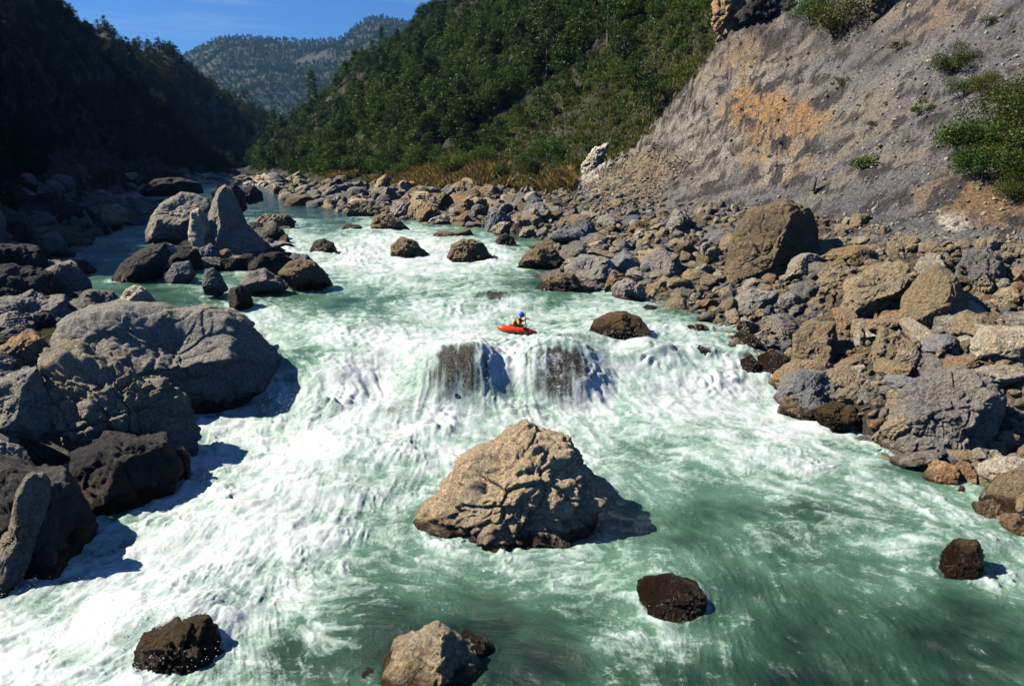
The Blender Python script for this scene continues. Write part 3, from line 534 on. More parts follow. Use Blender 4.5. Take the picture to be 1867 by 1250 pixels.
hero([(1438,680),(1444,610),(1480,583),(1522,588),(1534,640),(1512,690),(1470,698)], 41.8, 'brown', 'blocky brown boulder above the side fall with a cracked face', sub=6, seed=118, n=12, rough=.09, cuts=[(-.4,.1,.9,.62),(0,.9,.4,.75)], wetz=1.4, phrase='blocky brown boulder above the side fall')
hero([(1310,590),(1328,545),(1370,527),(1415,533),(1424,560),(1392,585),(1340,600)], 51.5, 'grey', 'grey and tan wedge boulder at the waterline under the tallest boulder', sub=6, seed=119, n=12, rough=.08, wetz=2.9, phrase='wedge boulder under the tallest one')
hero([(1376,600),(1398,578),(1430,576),(1445,600),(1442,640),(1410,645),(1385,630)], 47, 'tan', 'tan block at the waterline right of the wedge boulder', sub=6, seed=120, n=12, rough=.08, wetz=2.3, phrase='tan block at the waterline')
hero([(1684,690),(1728,630),(1772,592),(1832,598),(1864,640),(1858,700),(1790,700)], 37.5, 'pale', 'pale slab with cracked face behind the massive grey boulder', sub=6, seed=121, n=12, rough=.09, cuts=[(-.3,.5,.8,.6)], wetz=-5, phrase='pale cracked slab on the right')
hero([(1735,510),(1758,460),(1800,452),(1832,478),(1838,540),(1790,555),(1755,540)], 44, 'grey', 'dark grey rough boulder up the bank behind the large rounded brown boulder', sub=6, seed=122, n=12, rough=.12, wetz=-5, phrase='rough grey boulder up the right bank')
hero([(1590,660),(1610,620),(1640,600),(1668,640),(1672,690),(1640,715),(1600,700)], 39.5, 'grey', 'grey pointed boulder below left of the large rounded brown boulder', sub=6, seed=123, n=12, rough=.07, wetz=-5, phrase='grey pointed boulder')
hero([(1522,690),(1540,668),(1575,665),(1592,685),(1575,705),(1535,708)], 38.5, 'pale', 'small pale wedge rock between the blocky and the grey pointed boulders', sub=5, seed=124, n=10, rough=.06, wetz=-5)
hero([(1030,520),(1028,485),(1060,466),(1110,472),(1130,500),(1118,535),(1060,535)], 60.5, 'grey', 'grey slab boulder with a lit left face on the right bank shore', sub=6, seed=125, n=10, rough=.06, wetz=3.6, cuts=[(-.5,.5,.7,.62)], phrase='grey slab boulder on the shore')
hero([(975,525),(1000,500),(1045,498),(1060,520),(1040,540),(985,540)], 57.5, 'brown', 'low wet brown rock at the shore below the grey slab boulder', sub=6, seed=126, n=10, rough=.08, wetz=3.9)
hero([(1108,475),(1138,455),(1168,478),(1170,525),(1135,530),(1112,510)], 62.0, 'blue', 'upright dark blue grey block next to the grey slab boulder', sub=6, seed=127, n=8, rough=.05, wetz=-5, phrase='upright dark block')
hero([(1164,515),(1170,474),(1202,448),(1237,463),(1244,500),(1212,525),(1180,528)], 61.0, 'grey', 'rounded grey boulder with a flat lit face right of the upright dark block', sub=6, seed=128, n=9, rough=.05, wetz=-5, cuts=[(-.4,.4,.8,.65)], phrase='rounded grey boulder on the right shore')
hero([(1158,462),(1174,430),(1212,418),(1228,446),(1205,468),(1170,470)], 71, 'tan', 'tan angular boulder above the upright dark block', sub=6, seed=129, n=10, rough=.07, wetz=-5, phrase='tan angular boulder above the shore')
hero([(1168,545),(1180,518),(1205,512),(1222,530),(1215,552),(1185,558)], 56.5, 'brown', 'small brown rock at the waterline under the rounded grey boulder', sub=5, seed=130, n=10, rough=.07, wetz=3.3)
hero([(1000,430),(1020,418),(1060,416),(1075,430),(1050,440),(1010,440)], 77, 'blue', 'flat dark slab lying among tan stones upstream on the right bank', sub=5, seed=131, n=10, rough=.07, wetz=4.8)
hero([(945,410),(955,385),(975,378),(990,395),(992,415),(960,420)], 92, 'grey', 'rounded grey boulder upstream at the middle of the right bank', sub=5, seed=132, n=10, rough=.07, wetz=4.9)
hero([(812,362),(822,338),(845,328),(868,340),(872,362),(840,370)], 140, 'brown', 'large tan brown boulder at the edge of the dry grass', sub=5, seed=133, n=10, rough=.08, wetz=-5, phrase='tan boulder at the dry grass edge')
hero([(676,350),(688,328),(702,318),(712,325),(708,350),(690,358)], 165, 'tan', 'leaning tan rock standing out of the far boulder bank', sub=5, seed=134, n=9, rough=.06, wetz=-5, phrase='leaning tan rock on the far bank')
hero([(508,340),(522,325),(545,312),(556,322),(556,345),(530,352)], 215, 'tan', 'large triangular tan boulder beside the far gravel bar', sub=5, seed=135, n=9, rough=.06, wetz=5.4, phrase='triangular boulder by the gravel bar')
hero([(590,385),(598,368),(618,354),(630,358),(628,378),(610,392)], 132, 'grey', 'leaning grey slab on the far right shore', sub=5, seed=136, n=8, rough=.06, wetz=5.1)
hero([(630,380),(640,360),(660,352),(675,362),(672,382),(650,392)], 135, 'grey', 'bulky grey boulder right of the leaning grey slab', sub=5, seed=137, n=10, rough=.06, wetz=5.1, phrase='bulky grey boulder on the far shore')
hero([(553,390),(565,378),(590,376),(602,386),(585,396),(560,396)], 128, 'dark', 'low dark rock at the far right shore waterline', sub=5, seed=138, n=10, rough=.06, wetz=5.5)
hero([(1300,40),(1306,-20),(1345,-30),(1365,30),(1350,90),(1318,95)], 126, 'orange', 'layered rock pillar with orange patches at the top edge of the landslide', sub=6, seed=139, n=12, rough=.18, wetz=-5, name='rock_outcrop')
hero([(1340,30),(1370,-10),(1430,-20),(1460,20),(1430,50),(1370,55)], 121, 'dark', 'dark crumbling outcrop right of the layered rock pillar', sub=6, seed=140, n=12, rough=.2, wetz=-5, name='rock_outcrop')
hero([(1580,20),(1592,-30),(1620,-25),(1628,30),(1608,55),(1588,50)], 96, 'brown', 'dark knob of rock high on the scree at the top edge', sub=6, seed=141, n=12, rough=.18, wetz=-5, name='rock_outcrop')
hero([(1060,300),(1085,270),(1108,262),(1112,290),(1090,325),(1062,325)], 126, 'pale', 'white limestone outcrop where the dry grass meets the scree', sub=6, seed=142, n=12, rough=.2, wetz=-5, name='rock_outcrop', phrase='white limestone outcrop')
M['white'] = rock_mat('rock_white', (.72, .68, .58), (.6, .52, .40), (.36, .32, .27))
for _o in bpy.data.objects:
    if _o.get('label', '').startswith(('rounded wet brown rock half', 'wet orange brown rock poking')): _o.location.z -= .22; _o.location.y += .1
bpy.data.objects['rock_outcrop.003'].data.materials[0] = M['white']

# ------------------------------------------------------------------ scattered bank rocks
def rand_rot(r_): return Matrix.Rotation(r_.uniform(0, 6.283), 3, 'Z') @ Matrix.Rotation(r_.uniform(-.5, .5), 3, 'X') @ Matrix.Rotation(r_.uniform(-.5, .5), 3, 'Y')
def scatter_points():
    """random points on both banks, dense where the photo shows heaped boulders"""
    r_ = np.random.default_rng(5); N = 60000
    px = r_.uniform(-250, 2100, N); y = np.exp(r_.uniform(math.log(18), math.log(260), N)); x = (px-933.5)/FPX*y
    z = ground(x, y); sd = shore_sd(x, y); w = wbase(x, y); qx, qr = proj(x, y, z)
    return x, y, z, sd, w, qx, qr
SX, SY, SZ, SSD, SW, SPX, SRW = scatter_points()
clus = (((SPX > 285) & (SPX < 520) & (SRW > 436) & (SRW < 530)) | ((SPX > 120) & (SPX < 275) & (SRW > 352) & (SRW < 438))) & (SY < 140)
SZ = np.where(clus, np.maximum(SZ, SW-.25), SZ)
toe = np.interp(SPX, [450, 600, 800, 1000, 1060, 1200, 1330, 1450, 1560, 1700, 1867, 2100], [330, 338, 352, 352, 350, 366, 385, 385, 410, 455, 440, 430])
right_band = (SPX > 490) & (SRW > toe-6) & (SSD < .7) & (SX > -120) & ((SX > 5) | (SY > 75))
left_band = (SX < -4) & (SPX < 480) & (SSD < 1.2) & (SY > 24) & (SZ-SW < 4.0) & (SRW > 322) & ~((SPX > 60) & (SY < 44))
r_ = np.random.default_rng(9)
cand = np.where(right_band | left_band | clus)[0]; r_.shuffle(cand)
placed = []; cell = {}
hp = np.array([[h[1], h[2]] for h in HEROES])
def size_for(i):
    if clus[i]: return r_.uniform(.5, 1.5)
    t = r_.random(); s = .26+1.25*t**3.2
    if SY[i] < 48 and SPX[i] > 1500: s *= 1.05
    if SX[i] > 5 and SRW[i] < toe[i]+45: s *= .5
    if SX[i] < -4: s *= 1.5
    return s
cols_r = ['grey', 'blue', 'tan', 'pale', 'brown', 'orange']
for i in cand:
    s = size_for(i)
    k = (int(SX[i]//3), int(SY[i]//3)); ok = True
    for a in (-1, 0, 1):
        for b in (-1, 0, 1):
            for (X, Y_, S) in cell.get((k[0]+a, k[1]+b), ()):
                if (X-SX[i])**2+(Y_-SY[i])**2 < (.54*(S+s))**2: ok = False; break
            if not ok: break
        if not ok: break
    if not ok: continue
    cell.setdefault(k, []).append((SX[i], SY[i], s)); placed.append((i, s))
vis = [(s/SY[i], i, s) for i, s in placed]
vis.sort(reverse=True)
def in_frame(i): return -20 < SPX[i] < 1887 and 0 < SRW[i] < 1270
NIND = 235
ind = [(i, s) for q, i, s in vis if in_frame(i)][:NIND]; inds = set(i for i, s in ind)
rest = [(i, s) for q, i, s in vis if i not in inds]
cword = {'grey': 'grey', 'blue': 'dark blue grey', 'tan': 'tan', 'pale': 'pale', 'brown': 'brown', 'orange': 'rusty orange', 'dark': 'dark'}
def pick_col(i):
    if SX[i] < -4 and SPX[i] < 520 and SY[i] < 140: return r_.choice(['grey', 'dark', 'blue', 'brown'], p=[.17, .65, .08, .10])  # mostly near-black, so the bank's shade is painted into the stones
    if SPX[i] > 1450: return r_.choice(cols_r, p=[.15, .05, .36, .15, .20, .09])
    return r_.choice(cols_r, p=[.25, .16, .22, .19, .13, .05])
seen = {}
ords = ['', 'second ', 'third ', 'fourth ', 'fifth ', 'sixth ', 'seventh ', 'eighth ', 'ninth ', 'tenth ', 'eleventh ', 'twelfth ', 'thirteenth ', 'fourteenth ', 'fifteenth ']
short = [(h[0], h[1], h[2]) for h in HEROES if len(h[0].split()) <= 7]
items = []
for i, s in ind:
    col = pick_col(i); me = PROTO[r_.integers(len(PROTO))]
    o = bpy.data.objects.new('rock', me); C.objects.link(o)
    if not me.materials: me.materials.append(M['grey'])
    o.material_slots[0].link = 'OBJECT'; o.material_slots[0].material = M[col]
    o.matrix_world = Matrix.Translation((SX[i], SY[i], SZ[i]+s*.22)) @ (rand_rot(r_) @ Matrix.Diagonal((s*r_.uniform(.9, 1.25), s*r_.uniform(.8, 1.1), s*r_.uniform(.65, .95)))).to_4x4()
    o['wet_height'] = float(SW[i]+.15)
    best = min(short, key=lambda h: (h[1]-SPX[i])**2+((h[2]-SRW[i])*1.6)**2)
    dx = SPX[i]-best[1]; dy = SRW[i]-best[2]
    side = ('right of' if dx > 0 else 'left of') if abs(dx) > abs(dy)*1.2 else ('below' if dy > 0 else 'above')
    kind = 'boulder' if s > .8 else ('rock' if s > .45 else 'stone')
    items.append((dx*dx+dy*dy, o, f'{cword.get(col, "grey")} {""}{kind}', side, best[0], kind))
items.sort(key=lambda t: t[0])
for d, o, w_, side, ph, kind in items:
    key = (w_, side, ph); k = seen.get(key, 0); seen[key] = k+1
    o['label'] = f'{ords[min(k, 14)]}{"nearest " if k == 0 else "nearest "}{w_} {side} the {ph}'
    o['category'] = kind; o['group'] = 'rocks heaped on the right bank' if o.location.x > -4 and o.location.y < 300 and not (o.location.x < -4) else ('rocks on the left bank' if o.location.x < -30 and o.location.y < 140 else 'rocks along the far shore')

# geometry-node scatter for what nobody could count
def stuff_scatter(name, pts, rot, scl, idx, protos, label, cat, mat=None, extra=None):
    me = bpy.data.meshes.new(name); me.vertices.add(len(pts)); me.vertices.foreach_set('co', np.asarray(pts, np.float32).ravel())
    attr(me, 'rot', np.asarray(rot), 'FLOAT_VECTOR'); attr(me, 'scl', np.asarray(scl), 'FLOAT_VECTOR'); attr(me, 'idx', np.asarray(idx), 'INT')
    o = obj(name, me); tag(o, label, cat, kind='stuff')
    ng = bpy.data.node_groups.new(name+'_nodes', 'GeometryNodeTree')
    ng.interface.new_socket('Geometry', in_out='INPUT', socket_type='NodeSocketGeometry'); ng.interface.new_socket('Geometry', in_out='OUTPUT', socket_type='NodeSocketGeometry')
    N = ng.nodes; L = ng.links; gi = N.new('NodeGroupInput'); go = N.new('NodeGroupOutput')
    jn = N.new('GeometryNodeGeometryToInstance')
    for p in reversed(protos):
        oi = N.new('GeometryNodeObjectInfo'); oi.inputs['Object'].default_value = p; oi.transform_space = 'ORIGINAL'; oi.inputs['As Instance'].default_value = False
        L.new(oi.outputs['Geometry'], jn.inputs[0])
    # one instance per prototype
    N.remove(jn); jn = N.new('GeometryNodeJoinGeometry')
    for p in reversed(protos):
        oi = N.new('GeometryNodeObjectInfo'); oi.inputs['Object'].default_value = p; oi.transform_space = 'ORIGINAL'; oi.inputs['As Instance'].default_value = True
        L.new(oi.outputs['Geometry'], jn.inputs[0])
    ip = N.new('GeometryNodeInstanceOnPoints'); ip.inputs['Pick Instance'].default_value = True
    def at(nm, typ):
        a = N.new('GeometryNodeInputNamedAttribute'); a.data_type = typ; a.inputs['Name'].default_value = nm; return a.outputs['Attribute']
    m2p = N.new('GeometryNodeMeshToPoints'); L.new(gi.outputs[0], m2p.inputs[0]); L.new(m2p.outputs[0], ip.inputs['Points'])
    L.new(jn.outputs[0], ip.inputs['Instance']); L.new(at('idx', 'INT'), ip.inputs['Instance Index'])
    er = N.new('FunctionNodeEulerToRotation'); L.new(at('rot', 'FLOAT_VECTOR'), er.inputs[0]); L.new(er.outputs[0], ip.inputs['Rotation'])
    L.new(at('scl', 'FLOAT_VECTOR'), ip.inputs['Scale'])
    if extra: me.materials.append(extra)
    L.new(ip.outputs[0], go.inputs[0])
    md = o.modifiers.new('scatter', 'NODES'); md.node_group = ng
    return o
def merged_stones(name, pts, size, colidx, label, cat, mats, seed=1, lib=SMALL):
    """one mesh of many small stones (direct mesh so that every stone has its own colour)"""
    r_ = np.random.default_rng(seed); libV = []; libF = []
    for me in lib:
        v = np.empty(len(me.vertices)*3, np.float32); me.vertices.foreach_get('co', v); libV.append(v.reshape(-1, 3))
        f = np.empty(len(me.polygons)*3, np.int32); me.polygons.foreach_get('vertices', f); libF.append(f.reshape(-1, 3))
    VV = []; FF = []; CI = []; off = 0
    n = len(pts); which = r_.integers(len(lib), size=n)
    ang = r_.uniform(0, 6.283, (n, 3))*np.array([1, .25, .25])
    for k in range(n):
        v = libV[which[k]]*(size[k]*np.array([r_.uniform(.8, 1.3), r_.uniform(.7, 1.1), r_.uniform(.5, .9)]))
        c, s = math.cos(ang[k, 0]), math.sin(ang[k, 0]); c2, s2 = math.cos(ang[k, 1]), math.sin(ang[k, 1])
        Rm = np.array([[c, -s, 0], [s, c, 0], [0, 0, 1]])@np.array([[1, 0, 0], [0, c2, -s2], [0, s2, c2]])
        VV.append(v@Rm.T+pts[k]); FF.append(libF[which[k]]+off); off += len(v); CI.append(np.full(len(libF[which[k]]), colidx[k]))
    me = mesh_np(name, np.vstack(VV), np.vstack(FF), smooth=False)
    for m in mats: me.materials.append(m)
    me.polygons.foreach_set('material_index', np.concatenate(CI).astype(np.int32))
    o = obj(name, me); o['wet_height'] = -50.0; return tag(o, label, cat, kind='stuff')
TINY = [proto_rock(400+i, 2, 9, 1, .04) for i in range(8)]
mats6 = [M[c] for c in cols_r]
P6 = np.array([[SX[i], SY[i], SZ[i]+s*.2] for i, s in rest]); S6 = np.array([s for i, s in rest]); C6 = [cols_r.index(c) if c in cols_r else 0 for c in [pick_col(i) for i, s in rest]]
merged_stones('rubble', P6, S6, C6, 'loose grey and tan rubble filling the gaps between the bank boulders', 'rubble', mats6, 3)
# finer rubble on the banks and loose stones on the scree
def more(N, seed, cond, smin, smax, name, label, pw=3.0, probs=(.34, .24, .17, .15, .06, .04), ylo=22, yhi=240, lib=None, pxlo=450, pxhi=2050):
    r_ = np.random.default_rng(seed); px = r_.uniform(pxlo, pxhi, N); y = np.exp(r_.uniform(math.log(ylo), math.log(yhi), N)); x = (px-933.5)/FPX*y
    z = ground(x, y); qx, qr = proj(x, y, z); m = cond(x, y, z, qx, qr, shore_sd(x, y))
    x, y, z = x[m], y[m], z[m]; s = smin+(smax-smin)*r_.random(len(x))**pw; s = s*(.6+.5*np.clip(y/90, 0, 2))
    ci = r_.choice(6, size=len(x), p=probs)
    merged_stones(name, np.stack([x, y, z+s*.1], 1), s, ci, label, name, mats6, seed, lib or TINY)
def T_(px): return np.interp(px, [450, 600, 800, 1000, 1060, 1200, 1330, 1450, 1560, 1700, 1867, 2100], [330, 338, 352, 352, 350, 366, 385, 385, 410, 455, 440, 430])
more(21000, 21, lambda x, y, z, px, rw, sd: (rw > T_(px)-4) & (sd < .4) & (px > 490) & ((x > 5) | (y > 75)), .08, .34, 'pebbles', 'small stones and pebbles packed between the boulders of the right bank', lib=TINY)
more(26000, 22, lambda x, y, z, px, rw, sd: (rw < T_(px)+8) & (rw > np.maximum(cliff_line(px)+6, -30)) & (px > 1060) & (sd < -3) & (np.random.default_rng(1).random(len(x)) < np.where(px > 1500, .9, np.where(rw > cliff_line(px)+110, .7, .16))), .04, .24, 'scree', 'loose grey scree stones lying on the landslide slope', pw=4.5, probs=(.40, .34, .08, .14, .02, .02), ylo=45, yhi=150)
more(15000, 23, lambda x, y, z, px, rw, sd: (pxrow_blob(px, rw, 1160, 325, 110, 48, -25) < 1), .07, .20, 'gravel', 'tan gravel fan at the foot of the pale outcrop', pw=2, probs=(.08, .04, .42, .36, .04, .06), ylo=70, yhi=150, pxlo=1000, pxhi=1320)
more(6000, 24, lambda x, y, z, px, rw, sd: (rw > 322) & (rw < 348) & (px < 520) & (sd < 1), .3, .9, 'shingle', 'sunlit pale shingle of the far gravel bar', pw=3, probs=(.1, .02, .2, .66, .01, .01), ylo=180, yhi=330, pxlo=330, pxhi=520)

# ------------------------------------------------------------------ river surface
FO = [(0,1200,1),(150,1150,1),(300,1080,1),(100,1240,.95),(260,980,.9),(215,950,.55),(400,900,1),(400,1000,1),(380,830,.8),(500,850,1),(600,800,1),(500,1000,.95),(450,1100,.9),(430,1180,.7),(520,1120,.8),(480,1230,.6),(560,1180,.45),(600,1240,.25),(650,1150,.3),(700,1080,.35),(620,1000,.6),(600,950,.85),(700,900,.65),(700,960,.5),(660,1050,.4),(560,1060,.75),(750,850,.75),(650,850,.85),(850,1040,.28),(800,1080,.12),(950,1110,.08),(1000,1150,.05),(1050,1050,.4),(950,1050,.5),(1000,1210,.1),(1100,1200,.22),(1150,1160,.35),(1150,1000,.28),(1130,960,.15),(1200,900,.22),(1250,950,.12),(1350,920,.1),(1200,850,.5),(1300,870,.42),(1150,830,.45),(1100,800,.75),(1150,770,.42),(1200,740,.95),(1300,740,1),(1400,760,.95),(1350,800,.8),(1450,830,.75),(1550,850,.62),(1500,780,.85),(1600,850,.5),(1650,900,.52),(1750,900,.42),(1700,860,.2),(1800,950,.5),(1850,1020,.4),(1400,960,.35),(1500,960,.32),(1400,1030,.26),(1500,1050,.26),(1350,1080,.15),(1280,1170,.55),(1350,1170,.12),(1450,1150,.1),(1600,1150,.2),(1500,1220,.05),(1700,1120,.06),(1800,1110,.02),(1850,1200,.0),(1700,1230,.05),(1620,1050,.25),(1650,980,.42),(1550,1000,.3),(1250,1230,.3),(1840,1060,.5),(2100,1200,.1),(2100,1000,.3),(-200,1200,1),
(560,745,.9),(620,720,1),(700,720,.9),(720,760,.85),(800,765,1),(950,760,1),(1050,740,1),(950,700,.6),(900,690,.65),(700,680,.8),(650,650,.95),(570,640,.3),(540,655,.25),(600,690,.85),(560,700,.75),(750,650,.75),(780,620,.92),(700,620,1),(600,615,1),(850,620,.98),(920,640,1),(1000,650,.95),(1000,610,.6),(1050,625,.55),(1080,650,.7),(1100,680,1),(1200,660,1),(1300,680,1),(1400,700,1),(1250,640,.85),(1200,640,.95),(1220,590,.6),(1280,585,.45),(1150,560,.65),(1050,560,.9),(1250,560,.12),(1300,600,.6),(1350,620,.5),(900,590,.6),(850,582,.98),(780,560,.92),(800,543,.5),(950,558,.85),(1030,540,.1),(1000,520,.15),(930,520,.35),(850,515,.5),(750,520,.55),(700,560,.2),(620,560,.25),(650,600,.75),(560,595,.6),(480,575,.85),(500,545,.3),(470,562,.6),(550,550,.25),(600,530,.25),(700,500,.85),(620,490,.9),(800,490,.92),(900,490,.7),(960,485,.6),(930,505,.2),(650,465,1),(600,432,.55),(550,450,.8),(500,440,1),(700,440,1),(780,440,.95),(800,465,1),(920,470,1),(890,430,.5),(960,440,.1),(850,412,.1),(700,385,.1),(620,412,.2),(660,397,.6),(540,400,.5),(500,405,.5),(560,394,.15),(560,382,.0),(500,370,.0),(470,360,.1),(450,342,.3),(480,350,.05),(590,385,.0),
(200,540,.1),(280,540,.1),(350,530,.3),(300,450,.1),(210,500,.25),(250,430,.25),(150,550,.05),(400,560,.3),(280,380,.1)]
FL = [(600,440,.3,1),(800,470,.2,1),(700,520,.5,.8),(900,500,-.6,.8),(600,560,.8,.5),(850,560,.1,1),(1050,545,.9,.5),(1200,580,.9,.4),(750,610,.5,.5),(950,620,.2,1),(830,690,.1,1),(1010,690,.2,1),(640,700,-.1,1),(1200,680,.3,.8),(1350,660,.2,1),(560,560,1,.3),(500,600,.8,.6),(560,640,1,.7),
(600,800,-.5,.9),(500,900,-.7,.7),(400,950,-.8,.6),(250,1060,-1,.5),(50,1180,-1,.5),(150,1240,-1,.3),(450,1150,-.2,.9),(700,900,-.3,.9),(640,1000,-.6,.5),(700,1060,1,-.12),(600,1120,.9,-.3),(560,1200,.3,.9),(900,1060,1,.0),(1100,1040,1,-.15),(1000,1120,1,.05),(1250,1000,.9,.5),(1330,1080,.4,1),(1280,1180,-.2,1),(1150,1170,.6,.5),(900,1180,1,.2),
(1100,820,.9,.35),(1200,870,.9,.5),(1150,930,.3,1),(1150,1000,-.5,.4),(1300,850,1,.3),(1500,850,1,.2),(1650,880,1,.35),(1750,930,.8,.6),(1850,1000,.8,.5),(1400,960,.85,.5),(1550,1000,.9,.3),(1650,1000,.9,-.1),(1500,1100,.7,.7),(1650,1150,.5,.9),(1800,1120,1,.15),(1400,1200,.7,.5),(1300,760,1,.15),(1450,790,1,.3),(500,370,.1,1),(450,350,.3,1),(300,500,.2,1)]
def build_river():
    nu = 1150; rows = np.concatenate([np.arange(1420, 700, -1.9), np.arange(700, 400, -1.15), np.arange(400, 333.0, -.55)])
    Ys = []
    zt = np.interp(rows, [333, 345, 400, 428, 470, 545, 610, 655, 765, 1000, 1420], [5.5, 5.3, 4.9, 4.7, 3.8, 3.1, 2.5, 2.2, .35, .05, 0])
    for r0, z0 in zip(rows, zt): Ys.append(at_z(933, r0, z0)[1])
    Ys = np.maximum.accumulate(np.array(Ys)+np.arange(len(Ys))*1e-4); nv = len(Ys)
    us = np.linspace(-.95, .93, nu); U, Y = np.meshgrid(us, Ys); x = (U*Y).ravel(); y = Y.ravel()
    zb = wbase(x, y)+mound(x, y); px, row = proj(x, y, zb)
    q = np.stack([px, row], 1)
    fr = RBF([f[:2] for f in FO], [f[2] for f in FO], sc=(1, 1.7), reg=6)(q); fr = np.clip(fr, 0, 1)*.90
    fv = RBF([f[:2] for f in FL], [f[2:] for f in FL], sc=(1, 1.5), reg=20)(q)
    # flow in grid index space
    PX = px.reshape(nv, nu); RW = row.reshape(nv, nu)
    dpx = np.gradient(PX, axis=1); drw = np.gradient(RW, axis=0)
    gx = fv[:, 0].reshape(nv, nu)/dpx; gy = fv[:, 1].reshape(nv, nu)/np.where(np.abs(drw) < .2, -.2, drw)
    # swirl: add a divergence-free wobble
    Pn = np.stack([x, y, zb], 1)
    far = 1+np.clip(y/40, 0, 4)
    pot = pn(np.stack([x*.35, y*.35, zb*0], 1), 3).reshape(nv, nu)*9+pn(np.stack([x*1.1, y*1.1, zb*0], 1), 4).reshape(nv, nu)*2.0
    L = np.sqrt(gx**2+gy**2)+1e-6; gx /= L; gy /= L
    wy, wx = np.gradient(pot); gx = gx+wy*1.1; gy = gy-wx*1.1
    L = np.sqrt(gx**2+gy**2)+1e-6; gx /= L; gy /= L
    def bil(A, a, b):
        a = np.clip(a, 0, nu-1.001); b = np.clip(b, 0, nv-1.001); i = a.astype(np.int32); j = b.astype(np.int32); f = a-i; g = b-j
        return (A[j, i]*(1-f)+A[j, i+1]*f)*(1-g)+(A[j+1, i]*(1-f)+A[j+1, i+1]*f)*g
    s1 = (pn(np.stack([x*2.2, y*2.2, zb], 1), 7)+.8*pn(np.stack([x*5, y*5, zb], 1), 8)*(y < 70)).reshape(nv, nu).astype(np.float32)
    s2 = (pn(np.stack([x*8, y*8, zb], 1), 9)*np.clip(50/y, 0, 1)+np.random.default_rng(2).normal(size=len(x))*.5).reshape(nv, nu).astype(np.float32)
    J, I = np.meshgrid(np.arange(nv, dtype=np.float32), np.arange(nu, dtype=np.float32), indexing='ij')
    def lic(S, n, st):
        out = S.copy()
        for sg in (1, -1):
            a = I.copy(); b = J.copy()
            for k in range(n):
                vx = bil(gx, a, b); vy = bil(gy, a, b); a += sg*st*vx; b += sg*st*vy; out += bil(S, a, b)
        out /= (2*n+1); out -= out.mean(); return out/(out.std()+1e-6)
    l1 = lic(s1, 9, 1.5).ravel(); l2 = lic(s2, 7, 1.0).ravel()
    turb = fbm(np.stack([x*.55, y*.55, zb*.5], 1), 3, 51); blot = fbm(np.stack([x*.16, y*.16, zb*0], 1), 3, 61)
    # foam rims round the standing rocks
    rim = np.zeros_like(x)
    for o in bpy.data.objects:
        if o.type == 'MESH' and o.get('category') in ('boulder', 'rock') and o.get('wet_height', -50) > -20 and o.get('wet_height') < 40 and o.name.startswith('boulder'):
            bb = [o.matrix_world @ Vector(c) if False else Vector(c)+o.location for c in o.bound_box]
            cx = sum(b.x for b in bb)/8; cy = sum(b.y for b in bb)/8; rx = (max(b.x for b in bb)-min(b.x for b in bb))/2; ry = (max(b.y for b in bb)-min(b.y for b in bb))/2
            m = (np.abs(x-cx) < rx*2) & (np.abs(y-cy) < ry*2); d = np.sqrt(((x[m]-cx)/rx)**2+((y[m]-cy)/ry)**2)
            rim[m] = np.maximum(rim[m], np.exp(-((d-.97)/.14)**2)*.9)
    sd = shore_sd(x, y); rim = np.maximum(rim, np.exp(-(sd/.5)**2)*.4*(y < 160))
    f = fr+.10*blot+turb*.13*(1-np.abs(fr-.5))+rim*.22*(.6+turb)*(y > 26)+rim*.10*(y <= 26)
    wv = np.stack([x+.5*turb+.08*l1, y*1.15+.5*fbm(np.stack([x*.5, y*.5, zb*0+9], 1), 3, 57), zb*.4], 1)
    fil = np.clip(1-np.abs(fbm(wv*.8, 3, 63))*4.2, 0, 1)**1.5*.7+np.clip(1-np.abs(fbm(wv*2.1, 2, 66))*3.6, 0, 1)**2*.45*(y < 60)
    froth = fbm(wv*1.2, 5, 67, .54)
    f = f+l1*(.03+.05*np.clip(1-np.abs(f-.55)*1.6, 0, 1)*sst(f, .05, .45))+l2*.03+froth*.26*(.35+.65*sst(f, .15, .6))+fbm(wv*.42, 3, 69)*.30*sst(f, .5, .8)+fil*.22*sst(f, .06, .3)*(1-.5*sst(f, .7, 1))
    # thin water over the drowned rocks lets their dark tops show
    thin = np.zeros_like(x)
    for (p, rx, ry, h), kk in zip(MW, range(99)):
        dx = (x-p[0])/(rx*.8); dy = (y-p[1]+ry*.1); dy = np.where(dy < 0, dy/(ry*1.15), dy/(ry*.6)); 
        amp = {0: 1.1, 1: 1.1, 2: 1.0, 3: .35, 4: .8, 7: .6, 8: .5, 9: .7, 10: .8, 11: .9, 12: .55, 13: .45, 14: .45, 18: .8, 20: .5}.get(kk, 0)
        th = np.exp(-(dx*dx+dy*dy)*1.3)*amp
        thin = np.maximum(thin, th)
    thin = np.clip(thin*1.6-.52+l1*.16+froth*.42+l2*.06+pn(np.stack([x*4.2, y*.45, zb*.3], 1), 77)*.5*sst(y, 36, 38)+pn(np.stack([x*10+turb, y*.8, zb*.3], 1), 78)*.35*sst(y, 36, 38), 0, 1)*sst(thin, .05, .4); thin = sst(thin, .02, .95)
    f = f-thin*.25; foam = np.clip(f, 0, 1.3)
    # heights
    steep = np.exp(-((row-705)/45)**2)*(px > 480)*(px < 1130)
    fz = sst(foam, .45, 1.0)
    bill = (pn(np.stack([x*.9+turb, y*.9, zb*.7], 1), 71)+.4)*.17+np.abs(pn(np.stack([x*2.6, y*2.6+turb, zb], 1), 72))*.05+pn(np.stack([x*6, y*6, zb*2], 1), 73)*.016*(y < 60)
    bill2 = (bill*.85+froth*.035)*(.45+.9*np.clip(blot+.4, 0, 1.2))
    waves = pn(np.stack([x*.5, y*.8, zb*0], 1), 81)*.10+pn(np.stack([x*1.6+l1*.1, y*2.0, zb*0], 1), 82)*.045
    calm = sst(y, 95, 120)
